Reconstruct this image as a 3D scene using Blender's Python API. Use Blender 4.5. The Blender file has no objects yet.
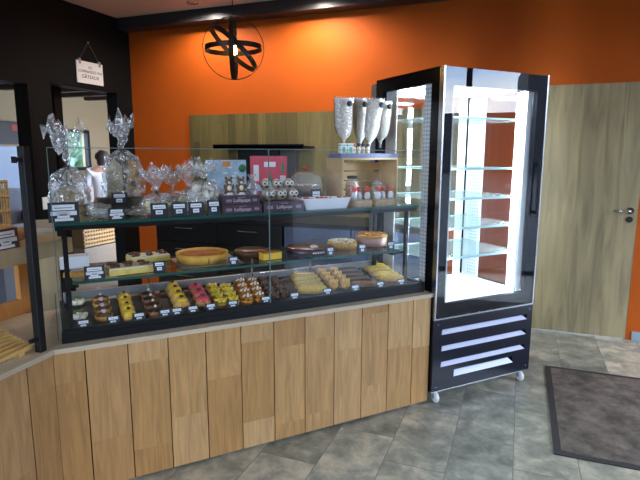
import bpy, bmesh, math, random
from math import sin, cos, pi, radians as R
from mathutils import Vector, Matrix, Euler, noise
random.seed(7)
S = bpy.context.scene
COL = S.collection

# ------------------------------------------------------------------ camera
F_PX, PITCH, ROLL, EYE = 519.38, 0.1627, 0.0029, 1.4845
HEAD = R(62.85 + 48.249)                 # azimuth of the view in the room's frame
CA = R(48.249)                           # the counter stands at this angle to the back wall
cam = bpy.data.cameras.new('camera'); co = bpy.data.objects.new('camera', cam); COL.objects.link(co)
cam.sensor_width = 36; cam.lens = 36 * F_PX / 640; cam.clip_start = .05; cam.clip_end = 300
co.matrix_world = (Matrix.Translation((0, 0, EYE)) @ Matrix.Rotation(HEAD - pi/2, 4, 'Z')
                   @ Matrix.Rotation(pi/2 - PITCH, 4, 'X') @ Matrix.Rotation(ROLL, 4, 'Z'))
S.camera = co
# ------------------------------------------------------------------ sky, exposure
S.view_settings.view_transform = 'Standard'; S.view_settings.look = 'None'
S.view_settings.gamma = 1; S.view_settings.exposure = 0.0
S.view_settings.use_curve_mapping = False
SKY = 13.5
w = bpy.data.worlds.new('sky'); S.world = w; w.use_nodes = True
nt = w.node_tree; nt.nodes.clear()
def nn(t, typ, **k):
    n = t.nodes.new(typ)
    for a, b in k.items():
        if a in n.inputs: n.inputs[a].default_value = b
        else: setattr(n, a, b)
    return n
tc = nn(nt, 'ShaderNodeTexCoord'); mp = nn(nt, 'ShaderNodeMapping'); mp.inputs['Scale'].default_value = (1.4, 1.4, 3.4)
nz = nn(nt, 'ShaderNodeTexNoise'); nz.inputs['Scale'].default_value = 2.2; nz.inputs['Detail'].default_value = 5
cr = nn(nt, 'ShaderNodeValToRGB'); cr.color_ramp.elements[0].position = .44; cr.color_ramp.elements[0].color = (.34, .52, .82, 1)
cr.color_ramp.elements[1].position = .60; cr.color_ramp.elements[1].color = (.88, .93, 1, 1)
bg = nn(nt, 'ShaderNodeBackground'); bg.inputs['Strength'].default_value = SKY
wo = nn(nt, 'ShaderNodeOutputWorld')
nt.links.new(tc.outputs['Generated'], mp.inputs[0]); nt.links.new(mp.outputs[0], nz.inputs[0])
nt.links.new(nz.outputs[0], cr.inputs[0]); nt.links.new(cr.outputs[0], bg.inputs[0]); nt.links.new(bg.outputs[0], wo.inputs[0])
S.cycles.transparent_max_bounces = 32
S.cycles.max_bounces = 10
S.cycles.sample_clamp_indirect = 6
S.cycles.caustics_reflective = False; S.cycles.caustics_refractive = False
# daylight enters on the right and by an unseen opening added behind the camera; each is a portal for the sky
def light(name, typ, loc, energy, color=(1, 1, 1), rot=(0, 0, 0), **k):
    l = bpy.data.lights.new(name, typ); l.energy = energy; l.color = color
    for a, b in k.items():
        if a == 'portal': l.cycles.is_portal = b
        else: setattr(l, a, b)
    o = bpy.data.objects.new(name, l); COL.objects.link(o); o.location = loc; o.rotation_euler = rot
    return o
FRONT = -2.0
light('entrance_daylight', 'AREA', (3.4 - .04, 2.65, 1.35), 1, rot=(0, R(90), 0), shape='RECTANGLE', size=2.6, size_y=3.6, portal=True)
light('added_front_daylight', 'AREA', (-2.1, FRONT + .03, 1.35), 1, rot=(R(90), 0, 0), shape='RECTANGLE', size=3.0, size_y=2.6, portal=True)  # portal of the added opening, for frontal light
SPOTS = [(-2.93, 4.31), (-1.78, 4.27)]

# ------------------------------------------------------------------ pixel helpers (where a sight line meets a plane in the place)
def ray(px, py):
    u = (px - 320) / F_PX; v = -(py - 240) / F_PX
    c, s = cos(ROLL), sin(ROLL); u, v = c*u - s*v, s*u + c*v
    x, y, z = u, cos(PITCH) + v*sin(PITCH), -sin(PITCH) + v*cos(PITCH)
    a = -R(27.15); return Vector((cos(a)*x - sin(a)*y, sin(a)*x + cos(a)*y, z))     # counter frame
def at(px, py, Y):                       # on the vertical plane y = Y of the counter frame
    d = ray(px, py); t = Y / d.y; return Vector((d.x*t, Y, EYE + d.z*t))
def atz(px, py, z):
    d = ray(px, py); t = (z - EYE) / d.z; return Vector((d.x*t, d.y*t, z))
def cw(p):                               # counter frame -> world
    x, y, z = p; return Vector((cos(CA)*x - sin(CA)*y, sin(CA)*x + cos(CA)*y, z))

# ------------------------------------------------------------------ materials
def s2l(c): return c/12.92 if c <= .04045 else ((c + .055)/1.055)**2.4
def rgb(r, g, b): return (s2l(r/255), s2l(g/255), s2l(b/255), 1)
MATS = {}
def mat(name, col, rough=.5, metal=0, var=0, vs=20, bump=0, emit=None, es=0, spec=.5, coat=0, stretch=(1, 1, 1)):
    if name in MATS: return MATS[name]
    m = bpy.data.materials.new(name); m.use_nodes = True; t = m.node_tree; b = t.nodes['Principled BSDF']
    b.inputs['Base Color'].default_value = col; b.inputs['Roughness'].default_value = rough
    b.inputs['Metallic'].default_value = metal; b.inputs['Specular IOR Level'].default_value = spec
    b.inputs['Coat Weight'].default_value = coat
    if emit: b.inputs['Emission Color'].default_value = emit; b.inputs['Emission Strength'].default_value = es
    if var or bump:
        c = nn(t, 'ShaderNodeTexCoord'); mp = nn(t, 'ShaderNodeMapping'); mp.inputs['Scale'].default_value = stretch
        n = nn(t, 'ShaderNodeTexNoise'); n.inputs['Scale'].default_value = vs; n.inputs['Detail'].default_value = 4
        t.links.new(c.outputs['Object'], mp.inputs[0]); t.links.new(mp.outputs[0], n.inputs[0])
        if var:
            r = nn(t, 'ShaderNodeValToRGB'); r.color_ramp.elements[0].position = .3; r.color_ramp.elements[1].position = .7
            r.color_ramp.elements[0].color = tuple(max(0, x*(1 - var)) for x in col[:3]) + (1,)
            r.color_ramp.elements[1].color = tuple(min(1, x*(1 + var)) for x in col[:3]) + (1,)
            t.links.new(n.outputs[0], r.inputs[0]); t.links.new(r.outputs[0], b.inputs['Base Color'])
        if bump:
            u = nn(t, 'ShaderNodeBump'); u.inputs['Strength'].default_value = bump; u.inputs['Distance'].default_value = .01
            t.links.new(n.outputs[0], u.inputs['Height']); t.links.new(u.outputs[0], b.inputs['Normal'])
    MATS[name] = m; return m
def math_(t, op, a, b=None):
    n = t.nodes.new('ShaderNodeMath'); n.operation = op
    for i, v in enumerate((a, b)):
        if v is None: continue
        if isinstance(v, (int, float)): n.inputs[i].default_value = v
        else: t.links.new(v, n.inputs[i])
    return n.outputs[0]
def wood_mat(name, cols, w, x0=0, stave=.45, grain=(60, 60, 3), rough=.45, axis='X', amt=.35, up='Z'):
    """boards of width w along axis with their own tone, each glued from staves, and a fine grain"""
    m = bpy.data.materials.new(name); m.use_nodes = True; t = m.node_tree; b = t.nodes['Principled BSDF']
    c = nn(t, 'ShaderNodeTexCoord'); sp = nn(t, 'ShaderNodeSeparateXYZ'); t.links.new(c.outputs['Object'], sp.inputs[0])
    ix = math_(t, 'FLOOR', math_(t, 'DIVIDE', math_(t, 'SUBTRACT', sp.outputs[axis], x0), w))
    wn0 = nn(t, 'ShaderNodeTexWhiteNoise', noise_dimensions='1D'); t.links.new(ix, wn0.inputs['W'])
    hw = math_(t, 'FLOOR', math_(t, 'MULTIPLY', math_(t, 'FRACT', math_(t, 'DIVIDE', math_(t, 'SUBTRACT', sp.outputs[axis], x0), w)), 1.0))
    iz = math_(t, 'FLOOR', math_(t, 'ADD', math_(t, 'DIVIDE', sp.outputs[up], stave), math_(t, 'ADD', math_(t, 'MULTIPLY', wn0.outputs[0], 3), math_(t, 'MULTIPLY', hw, .37))))
    cb = nn(t, 'ShaderNodeCombineXYZ'); t.links.new(ix, cb.inputs[0]); t.links.new(iz, cb.inputs[1]); t.links.new(hw, cb.inputs[2])
    wn = nn(t, 'ShaderNodeTexWhiteNoise', noise_dimensions='3D'); t.links.new(cb.outputs[0], wn.inputs['Vector'])
    r = nn(t, 'ShaderNodeValToRGB'); r.color_ramp.interpolation = 'LINEAR'
    while len(r.color_ramp.elements) < len(cols): r.color_ramp.elements.new(.5)
    for i, q in enumerate(cols): r.color_ramp.elements[i].position = i/(len(cols) - 1); r.color_ramp.elements[i].color = q
    t.links.new(wn.outputs[0], r.inputs[0])
    mp = nn(t, 'ShaderNodeMapping'); mp.inputs['Scale'].default_value = grain
    sh = nn(t, 'ShaderNodeVectorMath', operation='ADD'); t.links.new(c.outputs['Object'], sh.inputs[0])
    sc = nn(t, 'ShaderNodeVectorMath', operation='SCALE'); t.links.new(cb.outputs[0], sc.inputs[0]); sc.inputs['Scale'].default_value = 3.1
    t.links.new(sc.outputs[0], sh.inputs[1]); t.links.new(sh.outputs[0], mp.inputs[0])
    n = nn(t, 'ShaderNodeTexNoise'); n.inputs['Scale'].default_value = 1; n.inputs['Detail'].default_value = 6; n.inputs['Distortion'].default_value = 1.2
    t.links.new(mp.outputs[0], n.inputs[0])
    g = nn(t, 'ShaderNodeMapRange'); g.inputs['From Min'].default_value = .3; g.inputs['From Max'].default_value = .7
    g.inputs['To Min'].default_value = 1 - amt; g.inputs['To Max'].default_value = 1 + amt*.4; t.links.new(n.outputs[0], g.inputs[0])
    mx = nn(t, 'ShaderNodeVectorMath', operation='SCALE'); t.links.new(r.outputs[0], mx.inputs[0]); t.links.new(g.outputs[0], mx.inputs['Scale'])
    t.links.new(mx.outputs[0], b.inputs['Base Color']); b.inputs['Roughness'].default_value = rough
    MATS[name] = m; return m
def clear_mat(name, tint=(1, 1, 1, 1), rough=0, refl=1.0, film=0, filmcol=(1, 1, 1, 1), bump=0, scale=30, patch=0):
    """thin clear pane or film: see-through, with mirror reflections that grow at grazing angles"""
    m = bpy.data.materials.new(name); m.use_nodes = True; t = m.node_tree; t.nodes.clear()
    tr = nn(t, 'ShaderNodeBsdfTransparent'); tr.inputs[0].default_value = tint
    gl = nn(t, 'ShaderNodeBsdfGlossy'); gl.inputs['Roughness'].default_value = rough
    fr = nn(t, 'ShaderNodeLayerWeight'); fr.inputs['Blend'].default_value = .5      # Facing = 1 - |cos|
    k = math_(t, 'ADD', math_(t, 'MULTIPLY', math_(t, 'POWER', fr.outputs['Facing'], 5), .9), .04)
    k = math_(t, 'MINIMUM', math_(t, 'MULTIPLY', k, refl), 1)
    mx = nn(t, 'ShaderNodeMixShader'); t.links.new(k, mx.inputs[0]); t.links.new(tr.outputs[0], mx.inputs[1]); t.links.new(gl.outputs[0], mx.inputs[2])
    out = nn(t, 'ShaderNodeOutputMaterial'); last = mx.outputs[0]
    if bump or patch:
        c = nn(t, 'ShaderNodeTexCoord'); n = nn(t, 'ShaderNodeTexNoise'); n.inputs['Scale'].default_value = scale; n.inputs['Detail'].default_value = 3
        t.links.new(c.outputs['Object'], n.inputs[0])
        if bump:
            u = nn(t, 'ShaderNodeBump'); u.inputs['Strength'].default_value = bump; u.inputs['Distance'].default_value = .02
            t.links.new(n.outputs[0], u.inputs['Height']); t.links.new(u.outputs[0], gl.inputs['Normal']); t.links.new(u.outputs[0], fr.inputs['Normal'])
    if film:
        df = nn(t, 'ShaderNodeBsdfDiffuse'); df.inputs[0].default_value = filmcol
        m2 = nn(t, 'ShaderNodeMixShader'); m2.inputs[0].default_value = film
        if patch:
            r = nn(t, 'ShaderNodeValToRGB'); r.color_ramp.elements[0].position = .5; r.color_ramp.elements[1].position = .62
            t.links.new(n.outputs[0], r.inputs[0])
            t.links.new(math_(t, 'ADD', math_(t, 'MULTIPLY', r.outputs[0], patch), film), m2.inputs[0])
        t.links.new(last, m2.inputs[1]); t.links.new(df.outputs[0], m2.inputs[2]); last = m2.outputs[0]
    t.links.new(last, out.inputs[0]); MATS[name] = m; return m

M_ORANGE = mat('orange_paint', (.43, .080, .0065, 1), .6, var=.04, vs=3, spec=.15)
M_BLACKWALL = mat('black_paint', rgb(15, 16, 17), .7, var=.1, vs=4, spec=.15)
M_SOFFIT = mat('black_soffit', rgb(34, 34, 38), .42)
M_CEIL = mat('ceiling_paint', rgb(208, 190, 176), .8, var=.03, vs=3)
M_BLACK = mat('black_metal', rgb(12, 12, 13), .5, spec=.3)
M_GLOSSB = mat('black_gloss', rgb(8, 9, 13), .2, spec=.25)
M_LOUVB = mat('black_lacquer', rgb(20, 24, 36), .22, spec=.6)
M_ALU = mat('aluminium', rgb(200, 202, 206), .25, metal=1)
M_CHROME = mat('chrome', rgb(210, 212, 215), .12, metal=1)
M_WHITE = mat('white_lacquer', rgb(238, 240, 242), .3)
M_LOUVSKY = mat('louvre_sky_sheen', rgb(214, 216, 236), .3)  # sky reflection on the black louvres is put into their colour
M_CARD = mat('slate_card', rgb(38, 44, 54), .5)
M_PAPER = mat('white_paper', rgb(236, 240, 245), .6)
M_GREYP = mat('grey_print', rgb(96, 100, 110), .6)
M_TRAY = mat('dark_tray', rgb(17, 18, 20), .45, spec=.35)
M_GREYRAIL = mat('grey_rail', rgb(150, 156, 162), .35, metal=.4)
M_GLASS = clear_mat('pane_glass', (.985, .99, .99, 1), 0, 1.0)
M_CGLASS = clear_mat('case_glass', (.99, .995, .995, 1), 0, .55)
M_SHELFGLASS = clear_mat('shelf_glass', (.86, .94, .91, 1), 0.02, 1.2)
M_GEDGE = mat('glass_edge', rgb(38, 84, 76), .15)
M_FSHELF = clear_mat('fridge_shelf_glass', (.90, .96, .96, 1), .02, 1.3, film=.10, filmcol=(.9, 1, 1, 1))
M_CELLO = clear_mat('cellophane', (.95, .96, .97, 1), .12, 5.0, film=.09, bump=1.0, scale=26, patch=.22)
M_JARG = clear_mat('jar_glass', (.9, .96, .96, 1), .05, 2.5, film=.16)
M_DOORW = wood_mat('door_oak', [rgb(156, 138, 100), rgb(164, 146, 108)], 2.0, -.5, 9, (14, 14, 1.3), .5, amt=.38)
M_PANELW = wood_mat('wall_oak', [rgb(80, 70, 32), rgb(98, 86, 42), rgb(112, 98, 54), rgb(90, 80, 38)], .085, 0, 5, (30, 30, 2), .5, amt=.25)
WC = [rgb(180, 134, 82), rgb(190, 146, 94), rgb(170, 123, 73), rgb(198, 156, 106), rgb(184, 139, 86)]
M_COUNTW = wood_mat('counter_oak', WC, .1735, .07 - .1735, .42, (42, 42, 3.2), .42, amt=.28)
M_TOPW = mat('counter_top', rgb(196, 178, 152), .4, var=.08, vs=6, stretch=(1, 6, 6))
M_BEIGE = mat('beige_board', rgb(178, 160, 124), .5, var=.08, vs=5, stretch=(6, 6, 1))
M_CRATE = mat('pine', rgb(214, 184, 136), .5, var=.08, vs=8, stretch=(1, 6, 6))
M_ORW = mat('orange_pine', rgb(204, 136, 64), .5, var=.12, vs=10, stretch=(6, 6, 1))
M_BREAD = mat('bread_crust', rgb(176, 120, 66), .7, var=.3, vs=40, bump=.5)
M_GOLD = mat('golden_pastry', rgb(206, 156, 78), .6, var=.25, vs=60, bump=.3)
M_CHOC = mat('chocolate', rgb(56, 34, 28), .3, var=.2, vs=40)
M_BROWN = mat('brown_cake', rgb(104, 66, 42), .6, var=.3, vs=80, bump=.3)
M_CREAM = mat('cream', rgb(240, 232, 208), .5, var=.08, vs=50)
M_YEL = mat('yellow_curd', rgb(232, 186, 46), .3, var=.15, vs=50)
M_PINK = mat('pink_icing', rgb(216, 84, 92), .35, var=.2, vs=60)
M_CARAM = mat('caramel', rgb(196, 122, 36), .25, var=.3, vs=60)

# ------------------------------------------------------------------ mesh builder
class MB:
    def __init__(s): s.b = bmesh.new(); s.m = []; s.k = 0
    def use(s, m):
        if m not in s.m: s.m.append(m)
        s.k = s.m.index(m); return s
    def _fin(s, fs, smooth=False):
        for f in fs: f.material_index = s.k; f.smooth = smooth
    def box(s, x0, x1, y0, y1, z0, z1, bev=0, M=None):
        r = bmesh.ops.create_cube(s.b, size=1); vs = r['verts']
        for v in vs:
            v.co = Vector(((x0+x1)/2 + v.co.x*(x1-x0), (y0+y1)/2 + v.co.y*(y1-y0), (z0+z1)/2 + v.co.z*(z1-z0)))
        fs = set(f for v in vs for f in v.link_faces)
        if bev:
            es = set(e for v in vs for e in v.link_edges)
            g = bmesh.ops.bevel(s.b, geom=list(es), offset=bev, segments=2, affect='EDGES', profile=.5)
            vs = set(v for f in g['faces'] for v in f.verts); fs = set(f for v in vs for f in v.link_faces); vs = set(v for f in fs for v in f.verts)
        if M is not None: bmesh.ops.transform(s.b, matrix=M, verts=list(vs))
        s._fin(fs); return s
    def prism(s, pts, z0, z1, M=None):
        a = [s.b.verts.new((x, y, z0)) for x, y in pts]; c = [s.b.verts.new((x, y, z1)) for x, y in pts]; n = len(pts)
        fs = [s.b.faces.new(a[::-1]), s.b.faces.new(c)] + [s.b.faces.new((a[i], a[(i+1) % n], c[(i+1) % n], c[i])) for i in range(n)]
        if M is not None: bmesh.ops.transform(s.b, matrix=M, verts=a + c)
        s._fin(fs); return s
    def lathe(s, prof, n=20, c=(0, 0, 0), M=None, jit=0, smooth=True, sx=1, sy=1, seed=0, pleat=0, np_=9):
        rings = []
        for (r, z) in prof:
            ring = []
            for i in range(n):
                a = 2*pi*i/n
                q = r*(1 + pleat*sin(np_*a + z*30))
                p = Vector((q*cos(a)*sx, q*sin(a)*sy, z))
                if jit and r > 1e-5:
                    d = noise.noise(p*28 + Vector((seed*7.1, seed, 3))) * jit; p += Vector((cos(a), sin(a), 0))*d
                ring.append(s.b.verts.new(p + Vector(c)))
            rings.append(ring)
        fs = []
        for a, b2 in zip(rings, rings[1:]):
            for i in range(n): fs.append(s.b.faces.new((a[i], a[(i+1) % n], b2[(i+1) % n], b2[i])))
        if prof[0][0] > 1e-6: fs.append(s.b.faces.new(rings[0][::-1]))
        if prof[-1][0] > 1e-6 and not pleat: fs.append(s.b.faces.new(rings[-1]))
        if M is not None: bmesh.ops.transform(s.b, matrix=M, verts=[v for r_ in rings for v in r_])
        s._fin(fs, smooth); return s
    def tube(s, pts, r, n=8, closed=False, smooth=True, radii=None):
        pts = [Vector(p) for p in pts]; N = len(pts); rings = []
        up0 = Vector((0, 0, 1))
        for i, p in enumerate(pts):
            if closed: d = (pts[(i+1) % N] - pts[i-1]).normalized()
            else: d = (pts[min(i+1, N-1)] - pts[max(i-1, 0)]).normalized()
            u = up0 if abs(d.dot(up0)) < .95 else Vector((1, 0, 0))
            a = d.cross(u).normalized(); c = d.cross(a).normalized(); q = radii[i] if radii else r
            rings.append([s.b.verts.new(p + (a*cos(2*pi*k/n) + c*sin(2*pi*k/n))*q) for k in range(n)])
        fs = []
        for i in range(N if closed else N-1):
            A, B = rings[i], rings[(i+1) % N]
            for k in range(n): fs.append(s.b.faces.new((A[k], A[(k+1) % n], B[(k+1) % n], B[k])))
        if not closed: fs += [s.b.faces.new(rings[0][::-1]), s.b.faces.new(rings[-1])]
        s._fin(fs, smooth); return s
    def cyl(s, p0, p1, r, n=14): return s.tube([p0, p1], r, n, smooth=False)
    def ball(s, c, rad, jit=0, sub=2, seed=0, M=None):
        r = bmesh.ops.create_icosphere(s.b, subdivisions=sub, radius=1)
        for v in r['verts']:
            d = 1 + jit*noise.noise(v.co*2.3 + Vector((seed*3.7, seed*1.3, seed)))
            v.co = Vector((v.co.x*rad[0]*d, v.co.y*rad[1]*d, v.co.z*rad[2]*d))
        if M is not None: bmesh.ops.transform(s.b, matrix=M, verts=r['verts'])
        for v in r['verts']: v.co += Vector(c)
        s._fin(set(f for v in r['verts'] for f in v.link_faces), True); return s
    def build(s, name, m=None, parent=None, loc=None, rz=0, **tags):
        me = bpy.data.meshes.new(name)
        bmesh.ops.recalc_face_normals(s.b, faces=s.b.faces[:])
        s.b.to_mesh(me); s.b.free()
        for q in (s.m or [m]): me.materials.append(q)
        o = bpy.data.objects.new(name, me); COL.objects.link(o)
        if parent: o.parent = parent
        if loc is not None: o.location = cw(loc); o.rotation_euler = (0, 0, CA + rz)
        for k, v in tags.items():
            if v is not None: o[k] = v
        return o
def thing(name, label, cat, loc, rz=0, group=None, frame='C'):
    o = bpy.data.objects.new(name, None); COL.objects.link(o); o.empty_display_size = .05
    if frame == 'C': o.location = cw(loc); o.rotation_euler = (0, 0, CA + rz)
    else: o.location = loc; o.rotation_euler = (0, 0, rz)
    o['label'] = label; o['category'] = cat
    if group: o['group'] = group
    return o
def dup(root, loc, rz=0, label=None):
    r = root.copy(); COL.objects.link(r); r.location = cw(loc); r.rotation_euler = (0, 0, CA + rz)
    if label: r['label'] = label
    for ch in list(root.children):
        c = ch.copy(); COL.objects.link(c); c.parent = r
        for g in list(ch.children):
            d = g.copy(); COL.objects.link(d); d.parent = c
    return r
def text(name, body, size, m, parent, loc, rot, sx=1, ext=.0004):
    cu = bpy.data.curves.new(name, 'FONT'); cu.body = body; cu.size = size; cu.align_x = 'CENTER'; cu.align_y = 'CENTER'; cu.extrude = ext
    tmp = bpy.data.objects.new(name + '_curve', cu); me = bpy.data.meshes.new_from_object(tmp); me.materials.clear(); me.materials.append(m)
    bpy.data.objects.remove(tmp); o = bpy.data.objects.new(name, me); COL.objects.link(o); o.parent = parent
    o.location = loc; o.rotation_euler = rot; o.scale = (sx, 1, 1); return o
def struct(name, mb, m=None):
    o = mb.build(name, m); o['kind'] = 'structure'; return o

# ================================================================== the room (x along the back wall, y away from the camera)
WX, WY, CZ, RX = -4.005, 4.694, 2.87, 3.4
# floor of staggered stone-look tiles
mf = bpy.data.materials.new('stone_tile'); mf.use_nodes = True; t = mf.node_tree; b = t.nodes['Principled BSDF']
c = nn(t, 'ShaderNodeTexCoord'); sp = nn(t, 'ShaderNodeSeparateXYZ'); t.links.new(c.outputs['Object'], sp.inputs[0])
TW, TL = .298, .60
u = math_(t, 'DIVIDE', math_(t, 'SUBTRACT', sp.outputs[0], .045), TW); iu = math_(t, 'FLOOR', u)
v0 = math_(t, 'DIVIDE', math_(t, 'SUBTRACT', sp.outputs[1], 2.685), TL)
v = math_(t, 'ADD', v0, math_(t, 'MULTIPLY', math_(t, 'ADD', iu, 1), .37)); iv = math_(t, 'FLOOR', v)
cb = nn(t, 'ShaderNodeCombineXYZ'); t.links.new(iu, cb.inputs[0]); t.links.new(iv, cb.inputs[1])
wn = nn(t, 'ShaderNodeTexWhiteNoise', noise_dimensions='3D'); t.links.new(cb.outputs[0], wn.inputs['Vector'])
off = nn(t, 'ShaderNodeVectorMath', operation='SCALE'); t.links.new(cb.outputs[0], off.inputs[0]); off.inputs['Scale'].default_value = 5.3
ad = nn(t, 'ShaderNodeVectorMath', operation='ADD'); t.links.new(c.outputs['Object'], ad.inputs[0]); t.links.new(off.outputs[0], ad.inputs[1])
n1 = nn(t, 'ShaderNodeTexNoise'); n1.inputs['Scale'].default_value = 6.5; n1.inputs['Detail'].default_value = 9; n1.inputs['Roughness'].default_value = .68; n1.inputs['Distortion'].default_value = .25
t.links.new(ad.outputs[0], n1.inputs[0])
r = nn(t, 'ShaderNodeValToRGB'); e = r.color_ramp.elements; e[0].position = .30; e[0].color = rgb(104, 104, 92); e[1].position = .70; e[1].color = rgb(208, 196, 170)
q = e.new(.5); q.color = rgb(152, 150, 134)
t.links.new(math_(t, 'ADD', n1.outputs[0], math_(t, 'MULTIPLY', math_(t, 'SUBTRACT', wn.outputs[0], .5), .16)), r.inputs[0])
def edge(x, wd, size):
    f_ = math_(t, 'FRACT', x); g = math_(t, 'MINIMUM', f_, math_(t, 'SUBTRACT', 1, f_)); return math_(t, 'LESS_THAN', math_(t, 'MULTIPLY', g, size), wd)
jm = math_(t, 'MAXIMUM', edge(u, .0022, TW), edge(v, .0022, TL))
mx = nn(t, 'ShaderNodeMix', data_type='RGBA'); t.links.new(jm, mx.inputs[0]); t.links.new(r.outputs[0], mx.inputs[6]); mx.inputs[7].default_value = rgb(112, 112, 108)
t.links.new(mx.outputs[2], b.inputs['Base Color'])
rr = nn(t, 'ShaderNodeMapRange'); rr.inputs['To Min'].default_value = .22; rr.inputs['To Max'].default_value = .5; t.links.new(n1.outputs[0], rr.inputs[0]); t.links.new(rr.outputs[0], b.inputs['Roughness'])
bp = nn(t, 'ShaderNodeBump'); bp.inputs['Strength'].default_value = .25; bp.inputs['Distance'].default_value = .004; t.links.new(n1.outputs[0], bp.inputs['Height']); t.links.new(bp.outputs[0], b.inputs['Normal'])
struct('floor', MB().box(WX - .2, RX + .2, FRONT - .2, WY + .2, -.12, 0), mf)
struct('ceiling', MB().box(WX - .2, RX + .2, FRONT - .2, WY + .2, CZ, CZ + .12), M_CEIL)
# back wall with the door opening
DX0, DX1, DH = .02, .869, 2.04
struct('wall_back', MB().box(WX, DX0 - .03, WY, WY + .15, 0, CZ).box(DX1 + .03, RX, WY, WY + .15, 0, CZ).box(DX0 - .03, DX1 + .03, WY, WY + .15, DH + .03, CZ), M_ORANGE)
struct('trim_soffit', MB().box(WX, RX, WY - .17, WY, 2.76, CZ), M_SOFFIT)
d = thing('door', 'pale oak flush door in the orange back wall beside the tall glass fridge', 'door', (DX0, WY, 0), 0, frame='R'); d['kind'] = 'structure'; d.name = 'door_1'
MB().box(0, DX1 - DX0, .004, .044, .006, DH).build('door_leaf', M_DOORW, d)
fm = MB().box(-.03, 0, 0, .12, 0, DH + .03).box(DX1 - DX0, DX1 - DX0 + .03, 0, .12, 0, DH + .03).box(0, DX1 - DX0, 0, .12, DH, DH + .03); fm.build('door_frame', M_ORANGE, d)
hx = DX1 - DX0 - .055
h = MB().lathe([(.026, 0), (.026, .008)], 20, M=Matrix.Translation((hx, .004, 1.055)) @ Matrix.Rotation(R(90), 4, 'X'), smooth=False)
h.tube([(hx, 0, 1.055), (hx, -.045, 1.055), (hx - .012, -.052, 1.055), (hx - .125, -.05, 1.055)], .009, 8); h.build('door_handle', M_CHROME, d)
MB().lathe([(.024, 0), (.024, .008)], 20, M=Matrix.Translation((hx, .004, .985)) @ Matrix.Rotation(R(90), 4, 'X'), smooth=False).box(hx-.003, hx+.003, -.006, .002, .975, .995).build('keyhole_plate', M_CHROME, d)
# left wall with two openings, s measured along y
YB0, YB1, YA1, YA0, OH = 3.638, 4.465, 3.43, 1.6, 2.125
struct('wall_left', MB().box(WX - .14, WX, YB1, WY + .15, 0, CZ).box(WX - .14, WX, YA1, YB0, 0, CZ).box(WX - .14, WX, FRONT, YA0, 0, CZ)
       .box(WX - .14, WX, YB0, YB1, OH, CZ).box(WX - .14, WX, YA0, YA1, OH, CZ), M_BLACKWALL)
struct('trim_opening', MB().box(WX - .15, WX + .012, YA1 - .045, YA1, 0, OH).box(WX - .15, WX + .012, YA0, YA1 - .045, OH - .05, OH)
       .box(WX - .15, WX - .06, YB0, YB0 + .02, 0, OH).box(WX-.15, WX+.01, YB0, YB1, OH-.015, OH).box(WX - .22, WX - .145, 3.80, 3.885, 0, OH + .1), mat('dark_frame', rgb(14, 12, 12), .6, spec=.12))
m = MB().box(RX, RX + .12, .865, WY, 2.65, CZ).box(RX, RX + .12, .865, WY, 0, .05).box(RX, RX + .12, WY - .25, WY + .15, 0.05, 2.65)
struct('wall_right', MB().box(RX, RX + .15, FRONT, .86, 0, CZ), mat('charcoal_paint', rgb(70, 68, 68), .7))
for y in (.87, 2.0, 3.05): m.box(RX, RX + .09, y, y + .07, .05, 2.65)
struct('window_3', m, M_BLACK)
struct('baseboard_back', MB().box(DX1 + .04, RX, WY - .014, WY, 0, .075, .003), mat('grey_baseboard', rgb(140, 150, 156), .4))
m = MB().box(-3.65, -.55, FRONT - .1, FRONT - .02, 0, .06)
for x in (-3.65, -2.6, -1.6, -.61): m.box(x, x + .06, FRONT - .1, FRONT - .02, .06, 2.65)
struct('window_added', m, M_BLACK)  # unseen glazing added to light counter and floor from the front
struct('wall_front', MB().box(-.55, RX + .15, FRONT - .15, FRONT, 0, CZ).box(WX - .15, -3.65, FRONT - .15, FRONT, 0, CZ).box(-3.65, -.55, FRONT - .15, FRONT, 2.65, CZ), mat('charcoal_paint', rgb(70, 68, 68), .7))
struct('trim_building', MB().box(46, 56, -40, 7.5, -.2, 5.2).box(45.5, 57, 7.5, 40, -.2, 9.5), mat('dark_render', rgb(34, 32, 38), .8, var=.15, vs=1))
struct('trim_pavement', MB().box(RX + .2, 80, -60, 60, -.2, -.08).box(-30, RX + .2, -40, FRONT - .2, -.2, -.08), mat('pavement', rgb(52, 52, 54), .8, var=.1, vs=1))
# ------------------------------------------------ the room beyond the left wall
LX = WX - 2.9
M_CREAMW = mat('cream_wall', rgb(148, 132, 102), .8)
struct('floor_annex', MB().box(LX - .2, WX - .14, 0, 8.6, -.12, 0), mat('brown_floor', rgb(120, 100, 80), .5, var=.1, vs=2))
wy0, wy1, wz0, wz1 = 6.44, 6.96, 1.22, 1.88
struct('wall_annex', MB().box(LX - .15, LX, 0, wy0, 0, 2.9).box(LX - .15, LX, wy1, 8.6, 0, 2.9).box(LX - .15, LX, wy0, wy1, 0, wz0).box(LX - .15, LX, wy0, wy1, wz1, 2.9), M_CREAMW)
struct('wall_annex_end', MB().box(LX, WX - .14, 8.45, 8.6, 0, 2.9), M_CREAMW)
struct('wall_annex_start', MB().box(LX, WX - .14, 0, .15, 0, 2.9), M_CREAMW)
struct('ceiling_annex', MB().box(LX - .15, WX - .14, 0, 8.6, 2.50, 2.62), mat('dark_ceiling', rgb(60, 54, 48), .8))
m = MB()
for k in range(15): m.box(LX, WX - .14, .8 + k*.51, .90 + k*.51, 2.37, 2.498)
struct('trim_beams', m, mat('dark_beam', rgb(46, 34, 28), .7))
wn2 = thing('window_2', 'black framed window with greenery outside in the far cream wall', 'window', (LX, wy0, wz0), 0, frame='R'); wn2['kind'] = 'structure'
W_, H_ = wy1 - wy0, wz1 - wz0
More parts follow.
